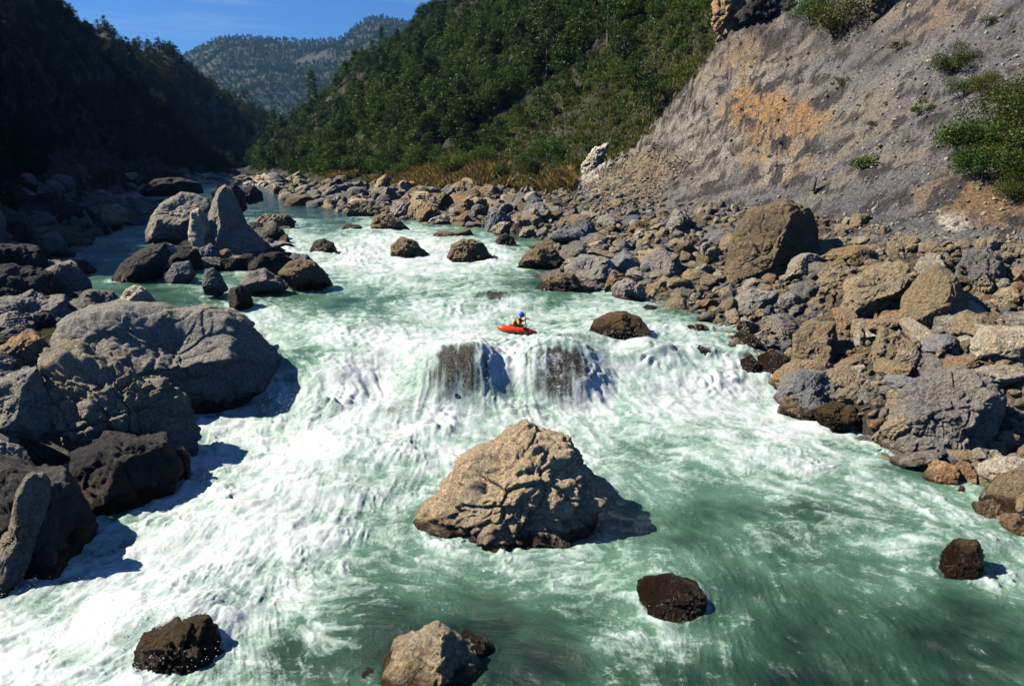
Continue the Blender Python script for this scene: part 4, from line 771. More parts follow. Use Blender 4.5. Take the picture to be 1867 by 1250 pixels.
    z = zb+fz*bill2*(1-.45*steep)*(1-.7*thin)+waves*(1-.75*calm)+l1*.006*(1+4*steep)+l2*.003+fil*.02*fz+rim*.06
    # tall lumps of breaking water at the feet of the falls
    for cx, cr, s, h in [(600,742,38,.45),(800,768,50,.3),(960,745,40,.35),(1080,690,40,.3),(650,605,60,.25),(940,645,60,.35),(1200,650,45,.35),(1300,700,50,.3),(820,568,30,.3),(650,470,50,.35),(700,435,25,.25),(900,465,35,.3),(530,445,30,.2),(390,890,30,.2),(1405,690,25,.3)]:
        g = np.exp(-(((px-cx)/s)**2+((row-cr)/(s*.5))**2)); z = z+g*h*(.35+1.3*np.abs(pn(np.stack([x*1.7, y*1.7, zb], 1), 91)))
    # drop away at the bottom left
    me = mesh_np('river', np.stack([x, y, z], 1), gridF(nv, nu)); attr(me, 'foam', foam); attr(me, 'thin', thin); attr(me, 'streak', l1*.5); 
    depth = sst(fr, 0, .5); attr(me, 'milk', np.clip(.55*fr+.25*blot+.16*sst(row, 1250, 850)+.16*turb+.06+.01*l1+.03, 0, 1)*(1-.55*calm))
    n = NT('river_water'); Pn = n.pos(); A = lambda k: n.n('Attribute', attribute_name=k).outputs['Fac']
    fo = A('foam'); th = A('thin'); mk = A('milk')
    d1 = n.noise(Pn, 2.6, 8, .7, .8); d2 = n.noise(Pn, 11, 6, .7, .5)
    vv = n.n('TexVoronoi', {'Vector': n.n('VectorMath', {0: Pn, 1: n.n('VectorMath', {0: n.n('TexNoise', {'Vector': Pn, 'Scale': 2.5, 'Detail': 4}).outputs[1], 1: (1.2, 1.2, 1.2)}, operation='MULTIPLY').outputs[0]}, operation='ADD').outputs[0], 'Scale': 2.2}, feature='DISTANCE_TO_EDGE').outputs[0]
    lace = n.rng(vv, 0, .09, 1, 0)
    f2 = n.math('ADD', fo, n.math('MULTIPLY', n.math('SUBTRACT', d1, .5), .75)); f2 = n.math('ADD', f2, n.math('MULTIPLY', n.math('SUBTRACT', d2, .5), .28))
    f2 = n.math('ADD', f2, n.math('MULTIPLY', lace, n.math('MULTIPLY', n.rng(fo, .1, .6, .08, .20), n.rng(d1, .4, .6))))
    body = n.n('ValToRGB', {0: mk}); e = body.color_ramp.elements
    e[0].position = 0; e[0].color = (.010, .028, .020, 1); e[1].position = 1; e[1].color = (.38, .50, .44, 1)
    for p_, c_ in ((.22, (.034, .082, .054, 1)), (.45, (.095, .195, .130, 1)), (.7, (.19, .31, .245, 1))):
        k = e.new(p_); k.color = c_
    m1 = n.rng(f2, .28, .62, 0, .5); m2 = n.rng(f2, .50, 1.15)
    mist = n.mix(m1, body.outputs[0], (.41, .52, .465, 1))
    col = n.mix(m2, mist, (.575, .61, .60, 1))
    tw = n.math('MULTIPLY', th, n.rng(f2, 1.2, .75, 0, 1)); 
    col = n.mix(tw, col, n.mix(n.rng(d2, .4, .6), (.010, .010, .009, 1), (.085, .075, .055, 1)))
    ro = n.math('ADD', .07, n.math('MULTIPLY', n.rng(f2, .3, .65), .6))
    hh = n.math('ADD', n.math('MULTIPLY', d1, .5), n.math('MULTIPLY', d2, .22)); hh = n.math('ADD', hh, n.math('MULTIPLY', n.noise(Pn, 34, 4, .7), .07))
    hh = n.math('ADD', hh, n.math('MULTIPLY', f2, .12)); hh = n.math('ADD', hh, n.math('MULTIPLY', A('streak'), .02))
    b = n.n('Bump', {'Strength': .5, 'Distance': n.rng(f2, .35, .8, .55, .11), 'Height': hh})
    p = n.n('BsdfPrincipled', {'Base Color': col, 'Roughness': ro, 'Normal': b.outputs[0], 'IOR': 1.33, 'Specular IOR Level': .5})
    n.surf(p.outputs[0])
    tag(obj('river', me, n.m), kind='structure')
    # flying spray over the falls: small droplets
    r_ = np.random.default_rng(12); X = []; Y2 = []; Z = []; S = []
    for cx, cr, sx, sy, k, hmax in [(600,735,55,22,1300,1.1),(800,762,70,12,900,.7),(960,742,60,16,900,.8),(830,715,60,12,350,.3),(1010,715,60,12,350,.3),(650,600,90,14,700,.5),(940,650,90,20,700,.7),(1200,645,60,20,700,.7),(1310,690,80,25,900,.7),(820,565,60,12,700,.6),(650,455,90,20,700,.8),(910,465,40,12,300,.6),(1400,690,30,20,500,.6),(340,880,50,20,300,.5),(290,1170,70,30,900,.5),(740,465,60,12,300,.6),(1100,600,30,30,300,.4),(60,1120,70,30,400,.6),(450,950,200,120,500,.15)]:
        a = r_.normal(cx, sx, k); b = r_.normal(cr, sy, k); 
        wz = np.interp(b, [400, 470, 545, 610, 655, 765, 1000], [4.8, 3.8, 3.1, 2.5, 2.2, .35, 0])
        rr = np.array([at_z(p, q, zz) for p, q, zz in zip(a, b, wz)]); z0 = wbase(rr[:, 0], rr[:, 1])+mound(rr[:, 0], rr[:, 1])
        X.append(rr[:, 0]); Y2.append(rr[:, 1]); Z.append(z0+.05+hmax*r_.random(k)**2.2); S.append(.005+.012*r_.random(k)**3+rr[:, 1]*.0001)
    X = np.concatenate(X); Y2 = np.concatenate(Y2); Z = np.concatenate(Z); S = np.concatenate(S)
    o8 = np.array([[1,0,0],[-1,0,0],[0,1,0],[0,-1,0],[0,0,1],[0,0,-1]]); f8 = np.array([[0,2,4],[2,1,4],[1,3,4],[3,0,4],[2,0,5],[1,2,5],[3,1,5],[0,3,5]])
    V = (np.stack([X, Y2, Z], 1)[:, None, :]+o8[None]*S[:, None, None]*np.array([1, 1, 1.3])).reshape(-1, 3); F = (f8[None]+(np.arange(len(X))*6)[:, None, None]).reshape(-1, 3)
    n = NT('spray_drops'); n.surf(n.n('BsdfPrincipled', {'Base Color': (.75, .78, .78, 1), 'Roughness': .5}).outputs[0])
    tag(obj('spray', mesh_np('spray', V, F), n.m), 'white droplets of spray flying above the falls and rapids', 'spray', kind='stuff')
build_river()

# ------------------------------------------------------------------ vegetation
def leaf_mat(name, A, B, D, tr=.25):
    n = NT(name); P = n.pos(); oi = n.n('ObjectInfo').outputs['Random']
    a = n.noise(P, .35, 4, .6); b = n.noise(P, 3.0, 3, .6)
    c = n.mix(n.rng(n.math('ADD', n.math('MULTIPLY', a, .5), n.math('MULTIPLY', oi, .5)), .3, .72), c4(A), c4(B))
    c = n.mix(n.rng(b, .45, .62, 0, .7), c, c4(D))
    d = n.n('BsdfDiffuse', {'Color': c}); t = n.n('BsdfTranslucent', {'Color': n.mix(1.0, c, (1.3, 1.5, .6, 1), 'MULTIPLY')}); g = n.n('BsdfGlossy', {'Color': (.5, .55, .45, 1), 'Roughness': .5})
    m = n.n('MixShader', {0: tr, 1: d.outputs[0], 2: t.outputs[0]}); m2 = n.n('MixShader', {0: .03, 1: m.outputs[0], 2: g.outputs[0]})
    return n.surf(m2.outputs[0])
M['leaf_dark'] = leaf_mat('leaves_dark', (.020, .044, .010), (.040, .076, .012), (.012, .026, .008))
M['leaf_mid'] = leaf_mat('leaves_mid', (.045, .095, .014), (.085, .125, .018), (.025, .05, .011))
M['leaf_yel'] = leaf_mat('leaves_yellow_green', (.065, .082, .014), (.10, .088, .018), (.035, .05, .011))
M['leaf_shade'] = leaf_mat('leaves_painted_shade', (.012, .020, .009), (.022, .028, .010), (.008, .013, .007))  # darker leaves, the left hill's shade painted into their colour
M['dry'] = leaf_mat('dry_grass_blades', (.22, .135, .05), (.15, .095, .035), (.28, .20, .085), .15)
M['grassy'] = leaf_mat('slope_grass_blades', (.10, .11, .022), (.17, .13, .035), (.06, .08, .016), .2)
nb = NT('bark'); _c = nb.noise(nb.pos(), 6, 6, .7); M['bark'] = nb.surf(nb.n('BsdfPrincipled', {'Base Color': nb.mix(_c, (.05, .036, .026, 1), (.15, .12, .095, 1)), 'Roughness': .9, 'Normal': nb.n('Bump', {'Height': _c, 'Distance': .1}).outputs[0]}).outputs[0])
def tube(pts, rad, seg=7):
    V = []; F = []; pts = [np.array(p, float) for p in pts]
    for i, p in enumerate(pts):
        t = pts[min(i+1, len(pts)-1)]-pts[max(i-1, 0)]; t /= np.linalg.norm(t)+1e-9
        a = np.cross(t, [.3, .9, .2]); a /= np.linalg.norm(a)+1e-9; b = np.cross(t, a)
        for k in range(seg):
            w = 2*math.pi*k/seg; V.append(p+rad[i]*(math.cos(w)*a+math.sin(w)*b))
    for i in range(len(pts)-1):
        for k in range(seg):
            F.append([i*seg+k, i*seg+(k+1) % seg, (i+1)*seg+(k+1) % seg, (i+1)*seg+k])
    return V, F
def join_tubes(L):
    V = []; F = []
    for v, f in L: F += [[i+len(V) for i in q] for q in f]; V += list(v)
    return np.array(V), np.array(F)
def leaf_cloud(centres, radii, per, size, r_, up=.25, flat=.75):
    """many small leaf quads in clumps; returns verts, faces"""
    n = len(centres)*per; c = np.repeat(np.array(centres), per, 0); rr = np.repeat(np.array(radii), per)
    d = r_.normal(size=(n, 3)); d /= np.linalg.norm(d, axis=1)[:, None]
    p = c+d*(rr*(.35+.75*r_.random(n)**.55))[:, None]*np.array([1, 1, flat])
    nn = d*.8+r_.normal(size=(n, 3))*.6+np.array([0, 0, up]); nn /= np.linalg.norm(nn, axis=1)[:, None]
    a = np.cross(nn, r_.normal(size=(n, 3))); a /= np.linalg.norm(a, axis=1)[:, None]; b = np.cross(nn, a)
    s = size*(.55+.9*r_.random(n))
    a = a*s[:, None]; b = b*(s*.62)[:, None]
    V = np.stack([p-a, p-b*.9, p+a, p+b*.9], 1).reshape(-1, 3)
    return V, np.arange(n*4).reshape(-1, 4)
def broad_tree(seed, H=7.0, wid=.36, per=62, leaf=.17, ncl=20, low=.25):
    r_ = np.random.default_rng(seed); cs = []; rs = []
    for k in range(ncl):
        t = r_.random(); h = H*(low+(.97-low)*t); prof = math.sin(math.pi*min(1, .18+.82*(t**.8)))**.6*H*wid
        a = r_.uniform(0, 6.283); q = prof*r_.random()**.5*.85
        cs.append([math.cos(a)*q, math.sin(a)*q, h]); rs.append(H*(.09+.075*r_.random()))
    V, F = leaf_cloud(cs, rs, per, leaf, r_)
    trunk = [tube([(0, 0, -.6), (.05*H*r_.normal()*.3, 0, H*.3), (0, .03*H, H*.75)], [H*.028, H*.02, H*.006])]
    for k in range(5):
        c = cs[k]; trunk.append(tube([(0, 0, H*(.2+.08*k)), (c[0]*.5, c[1]*.5, c[2]*.8), c], [H*.011, H*.008, H*.003], 5))
    return (V, F), join_tubes(trunk)
def pine_tree(seed, H=14, bare=.35, per=90, leaf=.22, spread=.20):
    r_ = np.random.default_rng(seed); cs = []; rs = []; tr = [tube([(0, 0, -1), (.1, 0, H*.5), (.15, .1, H*.98)], [H*.018, H*.013, H*.003])]
    for k in range(22):
        t = k/21; h = H*(bare+(.98-bare)*t); w = H*spread*(1-t*.8)*r_.uniform(.5, 1.1); a = k*2.4+r_.uniform(-.4, .4)
        c = [math.cos(a)*w, math.sin(a)*w, h]; cs.append(c); rs.append(H*(.055+.03*r_.random())); tr.append(tube([(0, 0, h-.04*H), c], [H*.005, H*.002], 4))
    V, F = leaf_cloud(cs, rs, per, leaf, r_, flat=.5); return (V, F), join_tubes(tr)
def shrub(seed, H=2.4, per=70, leaf=.10, ncl=9, wid=.6):
    r_ = np.random.default_rng(seed); cs = []; rs = []
    for k in range(ncl):
        a = r_.uniform(0, 6.283); q = r_.random()**.6*H*wid*.7; h = H*(.25+.55*r_.random()*(1-q/(H*wid)*.6)); cs.append([math.cos(a)*q, math.sin(a)*q, h]); rs.append(H*(.14+.13*r_.random()))
    V, F = leaf_cloud(cs, rs, per, leaf, r_)
    return (V, F), join_tubes([tube([(0, 0, -.3), (c[0]*.5, c[1]*.5, c[2]*.6), c], [H*.02, H*.014, H*.005], 5) for c in cs[:6]])
def lib(fn, seeds, mats, name, **kw):
    out = []
    for i, s in enumerate(seeds):
        (V, F), (TV, TF) = fn(s, **kw)
        cm = mesh_np(name+'_crown', V, F, False); cm.materials.append(M[mats[i % len(mats)]]); tm = mesh_np(name+'_trunk', TV, TF); tm.materials.append(M['bark']); out.append((cm, tm))
    return out
BT = lib(broad_tree, range(500, 506), ['leaf_dark', 'leaf_mid', 'leaf_dark'], 'tree')
PT = lib(pine_tree, range(520, 523), ['leaf_dark'], 'pine')
LT = lib(broad_tree, range(506, 510), ['leaf_shade'], 'shade_tree'); LS = lib(shrub, range(546, 549), ['leaf_shade'], 'shade_shrub')
SH = lib(shrub, range(540, 546), ['leaf_mid', 'leaf_yel', 'leaf_mid'], 'shrub')
BIG = lib(shrub, range(560, 563), ['leaf_yel', 'leaf_mid', 'leaf_yel'], 'bush', H=4.0, per=330, leaf=.065, ncl=16, wid=.62)
def plant(name, mm, loc, sc, rz, label, cat, group=None, mat=None):
    r = empty(name, loc, rz, 1); r.scale = sc if hasattr(sc, '__len__') else (sc, sc, sc)
    c = obj('crown', mm[0], None, r); t = obj('trunk', mm[1], None, r)
    if mat: c.material_slots[0].link = 'OBJECT'; c.material_slots[0].material = M[mat]
    return tag(r, label, cat, group)
def hillpts(N, seed, pxr, yr, cond):
    r_ = np.random.default_rng(seed); px = r_.uniform(pxr[0], pxr[1], N); y = np.exp(r_.uniform(math.log(yr[0]), math.log(yr[1]), N)); x = (px-933.5)/FPX*y
    z = ground(x, y); qx, qr = proj(x, y, z); w = wbase(x, y); m = cond(x, y, z, qx, qr, shore_sd(x, y), w); return x[m], y[m], z[m], qx[m], qr[m]
proto_objs = {}
def place_forest(x, y, z, px, row, seed, kinds, szf, n_ind, stuff_name, stuff_label, lab, group, pref):
    r_ = np.random.default_rng(seed); n = len(x); sc = szf(x, y, px, row, r_); kd = np.array([kinds(px[i], row[i], y[i], r_) for i in range(n)])
    order = np.argsort(-(sc/y)); vis = [i for i in order if -40 < px[i] < 1900 and -60 < row[i] < 700]; indv = vis[:n_ind]; s_ind = set(indv)
    LB = {0: BT, 1: PT, 2: SH} if pref == 'r' else {0: LT, 1: PT, 2: LS}; nm = {0: 'tree', 1: 'pine_tree', 2: 'bush'}; cat = {0: 'tree', 1: 'pine tree', 2: 'bush'}
    for i in indv:
        L = LB[kd[i]]; mm = L[r_.integers(len(L))]; s = sc[i]
        plant(nm[kd[i]], mm, (x[i], y[i], z[i]-.15), (s*r_.uniform(.85, 1.2), s*r_.uniform(.85, 1.2), s*r_.uniform(.8, 1.25)), r_.uniform(0, 6.28), lab[kd[i]], cat[kd[i]], group[kd[i]])
    rest = [i for i in range(n) if i not in s_ind]
    for k in sorted(set(kd[rest])):
        L = LB[k]; ids = [i for i in rest if kd[i] == k]
        if not ids: continue
        pr = []
        for cm, tm in L:
            o = next((o for o in bpy.data.objects if o.data == cm), None)
            if o is None: continue
            pr.append(o)
        if not pr: continue
        ids = np.array(ids); s = sc[ids]
        stuff_scatter(stuff_name[k], np.stack([x[ids], y[ids], z[ids]-.15], 1), np.stack([s*0, s*0, r_.uniform(0, 6.28, len(ids))], 1), np.stack([s*r_.uniform(.85, 1.2, len(ids)), s*r_.uniform(.85, 1.2, len(ids)), s*r_.uniform(.8, 1.25, len(ids))], 1), r_.integers(len(pr), size=len(ids)), pr, stuff_label[k], cat[k])
# right slope: closed forest
x, y, z, px, row = hillpts(9000, 31, (430, 1420), (95, 520), lambda x, y, z, px, rw, sd, w: (z-w > 1.6) & (px < 1330) & (rw < cliff_line(px)-4) & (sd < -3) & (x > -190) & (px > 455) & ~((px > 640) & (px < 1050) & (rw > 318)))
keep = np.random.default_rng(2).random(len(x)) < np.where((row > 330-(px-800)*.55) & (px > 850), .30, 1.0); x, y, z, px, row = [a[keep] for a in (x, y, z, px, row)]
def kinds_r(px, row, y, r_):
    low = (row > 300-(px-760)*.62) or (px > 1180 and row > 20)
    if low: return 2 if r_.random() < .93 else 0
    if row > 265: return 2 if r_.random() < .6 else 0
    return 0 if r_.random() < .80 else (1 if r_.random() < .12 else (2 if r_.random() < .4 else 0))
def sz_r(x, y, px, row, r_):
    low = (row > 300-(px-760)*.62) | ((px > 1180) & (row > 20)); return np.where(low, .85, 1.0)*r_.uniform(.6, 1.25, len(x))
place_forest(x, y, z, px, row, 41, kinds_r, sz_r, 300,
  {0: 'forest', 1: 'pine_wood', 2: 'undergrowth'}, {0: 'dense dark green forest covering the right hand valley slope', 1: 'scattered pines rising from the forest on the right slope', 2: 'green and yellowish scrub covering the right slope'},
  {0: 'dark green broadleaf tree in the forest on the slope right of the valley', 1: 'dark pine tree in the forest on the slope right of the valley', 2: 'low green bush on the grassy slope left of the landslide'},
  {0: 'broadleaf trees on the right slope', 1: 'pines on the right slope', 2: 'bushes on the right slope'}, 'r')
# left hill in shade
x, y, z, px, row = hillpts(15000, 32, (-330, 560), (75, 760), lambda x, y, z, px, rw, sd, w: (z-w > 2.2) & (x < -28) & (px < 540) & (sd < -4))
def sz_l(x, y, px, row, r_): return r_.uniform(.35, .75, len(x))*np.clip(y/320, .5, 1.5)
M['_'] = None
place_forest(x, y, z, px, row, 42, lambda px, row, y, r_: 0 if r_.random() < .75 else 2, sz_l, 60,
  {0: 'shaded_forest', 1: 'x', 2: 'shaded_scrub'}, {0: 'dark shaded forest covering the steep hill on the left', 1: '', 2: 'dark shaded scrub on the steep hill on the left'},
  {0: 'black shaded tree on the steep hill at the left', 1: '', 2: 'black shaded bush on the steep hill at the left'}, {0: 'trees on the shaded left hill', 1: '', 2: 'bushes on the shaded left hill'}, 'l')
# lone trees on the left skyline
for k, (a, b, Y, s, lb) in enumerate([(243,57,395,.9,'small round tree, left one of the upper pair on the left skyline'),(254,57,395,.9,'small round tree, right one of the upper pair on the left skyline'),(156,22,285,.7,'small tree, left one of the topmost pair on the left skyline'),(164,24,290,.7,'small tree, right one of the topmost pair on the left skyline'),(183,32,300,.9,'bushy tree on the upper left skyline'),(198,36,310,1,'broad dark tree on the upper left skyline'),(294,78,420,1.0,'lone leaning tree on the middle of the left skyline'),(320,95,440,.8,'small dark tree low on the left skyline'),(352,112,460,1.2,'spreading tree near the lower end of the left skyline')]):
    p = at_y(a, b+10, Y); g = gz(p[0], Y); plant('tree', BT[k % 6], (p[0], Y, g-.5), s*.85, k, lb, 'tree')
# tall bare-trunk pine at the top of the frame, right of centre
(Vp, Fp), (Vt, Ft) = pine_tree(590, H=30, bare=.5, leaf=.3)
mm = (mesh_np('pine_crown', Vp, Fp, False), mesh_np('pine_trunk', Vt, Ft)); mm[0].materials.append(M['leaf_dark']); mm[1].materials.append(M['bark'])
best = min((abs(proj((1100-933.5)/FPX*Y, Y, gz((1100-933.5)/FPX*Y, Y))[1]-74), Y) for Y in np.linspace(120, 230, 60)); Y = best[1]; X = (1099-933.5)/FPX*Y
plant('pine_tree', mm, (X, Y, gz(X, Y)), .8, 1, 'tall pine whose bare trunk crosses the top edge above the slope', 'pine tree')
# bushes growing on the scree and the big bushes at the right
def hit(a, b, y0=30, y1=230):
    Ys = np.linspace(y0, y1, 700); d = ray(a, b); x_ = d[0]/d[1]*Ys; z_ = HC+d[2]/d[1]*Ys; g = ground(x_, Ys); k = np.where(g > z_)[0]
    k = k[0] if len(k) else len(Ys)-1; return x_[k], Ys[k], g[k]
for k, (a, b, w, lb, big) in enumerate([(1578,290,52,'small green bush alone on the lower scree',0),(1590,226,22,'tiny green bush just above the lone scree bush',0),(1530,148,30,'small green bush high in the middle of the scree',0),(1680,195,40,'ragged bush on the scree left of the big bushes',0),(1640,82,30,'dark green bush under the rock knob at the top',0),(1740,115,58,'dark olive bush high on the scree, left one of the upper pair',1),(1755,165,46,'green bush under the dark olive bush on the scree',1),(1800,160,45,'bright green bush above the large bush mass',1),(1530,35,90,'dark green bush hanging over the top of the landslide',1),(1480,25,60,'small dark bush at the top left of the landslide edge',1),(1800,40,30,'tiny bush near the top right of the scree',0),(1615,190,14,'tiny tuft on the scree between the small bushes',0),
    (1760,260,90,'yellow green bush, leftmost of the large bush mass at the right edge',1),(1830,230,110,'large green bush in the middle of the bush mass at the right edge',1),(1860,300,110,'dark green bush, lowest of the bush mass at the right edge',1),(1790,310,80,'drooping olive bush at the lower left of the bush mass',1),(1880,200,100,'green bush, topmost of the bush mass at the right edge',1),(1850,345,60,'small bush hanging over the orange bank at the right edge',1),(1800,270,80,'thick olive bush in the heart of the bush mass',1),(1890,260,90,'bushy green shrub cut by the right edge',1)]):
    X, Y, g = hit(a, b+w*.3); wm = w/FPX*Y; L = BIG if big else SH; H0 = 4.0 if big else 2.4; s = wm/(H0*1.15)*(1.5 if big else 1.25)
    plant('bush', L[k % len(L)], (X, Y, g-.15*wm), (s, s, s*(.95 if big else .8)), k*1.7, lb, 'bush', mat=('leaf_yel' if k % 3 else 'leaf_mid'))
for k, (a, b, w) in enumerate([(1000,275,75),(960,300,60),(1030,300,50),(830,300,70),(770,290,80),(700,300,80),(650,300,60),(880,290,60),(915,310,40),(730,312,50)]):
    X, Y, g = hit(a, b+w*.25, 90, 330); wm = w/FPX*Y; s = wm/4.6
    plant('bush', BIG[k % 3], (X, Y, g-.1*wm), (s, s, s*.95), k*1.3, 'bright green bush in the row behind the dry orange grass', 'bush', 'bushes behind the dry grass', mat='leaf_mid')
# grass
def blades(name, x, y, z, h, mat, label, seed, wid=.018, cl=9):
    r_ = np.random.default_rng(seed); n = len(x)*cl; b = np.repeat(np.stack([x, y, z-.03], 1), cl, 0)+np.stack([r_.normal(0, .22, n), r_.normal(0, .22, n), np.zeros(n)], 1)
    hh = np.repeat(h, cl)*r_.uniform(.5, 1.15, n); a = r_.uniform(0, 6.28, n); w = wid*(1+b[:, 1]*.02); d = np.stack([np.cos(a), np.sin(a), a*0], 1)
    ln = np.stack([r_.normal(0, .3, n), r_.normal(0, .3, n), np.ones(n)], 1)*hh[:, None]
    V = np.stack([b-d*w[:, None], b+d*w[:, None], b+ln*.6+d*w[:, None]*.5, b+ln*1.0+np.stack([ln[:, 0]*.3, ln[:, 1]*.3, -hh*.1], 1)], 1).reshape(-1, 3)
    return tag(obj(name, mesh_np(name, V, np.arange(n*4).reshape(-1, 4), False), M[mat]), label, 'grass', kind='stuff')
x, y, z, px, row = hillpts(14000, 33, (560, 1060), (110, 260), lambda x, y, z, px, rw, sd, w: (rw > 308) & (rw < 352-(px < 800)*4) & (px > 600) & (px < 1045) & (fbm(np.stack([x*.08, y*.08, x*0], 1), 3, 5) > -.16) & (z-w > .9))
blades('dry_grass', x, y, z, np.random.default_rng(1).uniform(1.0, 2.6, len(x)), 'dry', 'tall dry orange grass along the foot of the right slope', 3, wid=.03, cl=12)
x, y, z, px, row = hillpts(26000, 34, (760, 1420), (80, 260), lambda x, y, z, px, rw, sd, w: (z-w > 1.5) & (rw < cliff_line(px)+2) & (rw > -40) & (px < 1335) & ((rw > 330-(px-760)*.75) | (px > 1150)))
blades('slope_grass', x, y, z, np.random.default_rng(1).uniform(.3, .95, len(x)), 'grassy', 'olive grass and weeds covering the slope left of the landslide', 4, wid=.03, cl=9)

# ------------------------------------------------------------------ far mountain
def far_mountain():
    sk = [(-400,150),(200,140),(330,125),(370,104),(385,96),(400,86),(430,72),(470,72),(500,74),(560,79),(600,78),(640,72),(660,56),(690,38),(705,36),(760,44),(900,60),(1200,40)]
    D = 3200.0; nu, nv = 420, 130; us = np.linspace(-.75, .25, nu); ts = np.linspace(0, 1, nv)**1.0
    px = 933.5+us*FPX; skr = np.interp(px, [a for a, b in sk], [b for a, b in sk]); e = -(np.array([ray(p, r)[2]/ray(p, r)[1] for p, r in zip(px, skr)]))
    top = HC-e*D
    U, T = np.meshgrid(us, np.linspace(0, 1.25, nv)); t = T.ravel(); y = 1700+t*1500; x = U.ravel()*y*(1)
    u = U.ravel(); tp = np.interp(u, us, top)*1.0
    h = np.where(t <= 1, t**1.05, 1-(t-1)*1.2); z = 3+(tp-3)*h
    P = np.stack([x, y, z], 1); g = ridged(np.stack([x*.0021+.3*pn(P*.002), y*.0009, z*0], 1), 5, 111)
    z = z+(g-.5)*115*np.clip(t, 0, 1)*np.clip(1.04-t, 0, 1)*1.3+fbm(P*.01, 4, 115)*14*np.clip(1-t, .15, 1)
    P[:, 2] = z
    me = mesh_np('far_mountain', P, gridF(nv, nu))
    n = NT('mountain_ground'); a = n.noise(n.pos(), .006, 8, .65); b_ = n.noise(n.pos(), .04, 6, .7)
    c = n.mix(n.rng(a, .42, .62), (.014, .030, .018, 1), (.038, .042, .022, 1)); c = n.mix(n.rng(b_, .45, .6, 0, .6), c, (.018, .03, .018, 1))
    n.surf(n.n('BsdfPrincipled', {'Base Color': c, 'Roughness': .95, 'Normal': n.n('Bump', {'Height': b_, 'Distance': 8}).outputs[0]}).outputs[0])
    tag(obj('far_mountain', me, n.m), kind='structure')
    r_ = np.random.default_rng(77); pr = [o for o in bpy.data.objects if o.data in [b[0] for b in BT if b[0].materials[0] == M['leaf_dark']]]; seenm = {}
    for o in pr: seenm.setdefault(o.data.name, o)
    pr = list(seenm.values())
    n_ = 30000; ii = r_.integers(0, nu, n_); jj = r_.integers(10, 106, n_); idx = jj*nu+ii
    Q = P[idx]; keep = fbm(Q*.003, 3, 7) > -.12-.4*(jj/106.); Q = Q[keep]+np.stack([r_.normal(0, 5, keep.sum()), r_.normal(0, 5, keep.sum()), np.zeros(keep.sum())], 1); s = r_.uniform(.9, 2.0, len(Q))
    stuff_scatter('mountain_woods', Q, np.stack([s*0, s*0, r_.uniform(0, 6.28, len(Q))], 1), np.stack([s, s, s*1.1], 1), r_.integers(len(pr), size=len(Q)), pr, 'bluish scattered woods on the distant mountain', 'woods')
    for k, a in enumerate(list(np.linspace(432, 640, 46))+list(np.linspace(655, 720, 14))):
        a += r_.uniform(-2, 2); j = int(round(1.0/(1.25/(nv-1)))); i = int(np.clip((a-933.5)/FPX+.75, 0, 1)*(nu-1)); q = P[j*nu+i]
        s = r_.uniform(.6, 1.0)
        plant('pine_tree', PT[k % 3], (q[0], q[1], q[2]-1), (s*2.4, s*2.4, s*1.5), k, 'tiny pine standing on the crest of the distant mountain', 'pine tree', 'pines on the distant crest')
far_mountain()

# ------------------------------------------------------------------ kayaks and paddler
def simple_mat(name, c, ro=.4, sp=.5):
    n = NT(name); v = n.noise(n.pos(), 9, 4, .6); col = n.mix(v, c4([k*.85 for k in c]), c4([min(1, k*1.12) for k in c]))
    return n.surf(n.n('BsdfPrincipled', {'Base Color': col, 'Roughness': ro, 'Specular IOR Level': sp}).outputs[0])
K = dict(red=simple_mat('kayak_red', (.85, .05, .008), .16), white=simple_mat('kayak_lettering', (.8, .8, .8)), black=simple_mat('neoprene_black', (.012, .012, .014), .6), blue=simple_mat('helmet_blue', (.01, .16, .68), .25),
         yellow=simple_mat('jacket_yellow', (.75, .38, .03), .7), skin=simple_mat('skin', (.42, .22, .14), .6), orange=simple_mat('kayak_orange', (.85, .33, .02), .35), yel2=simple_mat('kayak_yellow', (.85, .55, .03), .35), brownp=simple_mat('paddle_shaft', (.10, .06, .04), .5), redp=simple_mat('jacket_red', (.45, .02, .01), .7))
def hull(L, Wd, H, rocker, mat, name, parent, stern=.0):
    n, m = 33, 22; V = []
    for i in range(n):
        t = -1+2*i/(n-1); w = Wd/2*max(1-abs(t)**2.3, .0)**.62+.012; h = H*(.42+.58*(1-abs(t)**2.2)); rk = rocker*abs(t)**2.6
        for j in range(m):
            a = 2*math.pi*j/m; c, s = math.cos(a), math.sin(a)
            yy = w*np.sign(c)*abs(c)**.75; zz = (h*.5*abs(s)**.8 if s > 0 else -h*.5*abs(s)**.65)
            V.append([t*L/2, yy, zz+h*.5+rk-(.0 if s > 0 else 0)])
    F = []
    for i in range(n-1):
        for j in range(m): F.append([i*m+j, i*m+(j+1) % m, (i+1)*m+(j+1) % m, (i+1)*m+j])
    V += [[-L/2-.02, 0, H*.22+rocker], [L/2+.02, 0, H*.22+rocker]]; 
    F2 = [[len(V)-2, (j+1) % m, j, j] for j in range(m)]+[[len(V)-1, (n-1)*m+j, (n-1)*m+(j+1) % m, (n-1)*m+(j+1) % m] for j in range(m)]
    bm = bmesh.new(); vs = [bm.verts.new(v) for v in V]
    for f in F: bm.faces.new([vs[k] for k in f])
    for f in F2: bm.faces.new([vs[f[0]], vs[f[1]], vs[f[2]]])
    bmesh.ops.recalc_face_normals(bm, faces=bm.faces); me = bpy.data.meshes.new(name); bm.to_mesh(me); bm.free()
    for p in me.polygons: p.use_smooth = True
    o = obj(name, me, mat, parent); return o
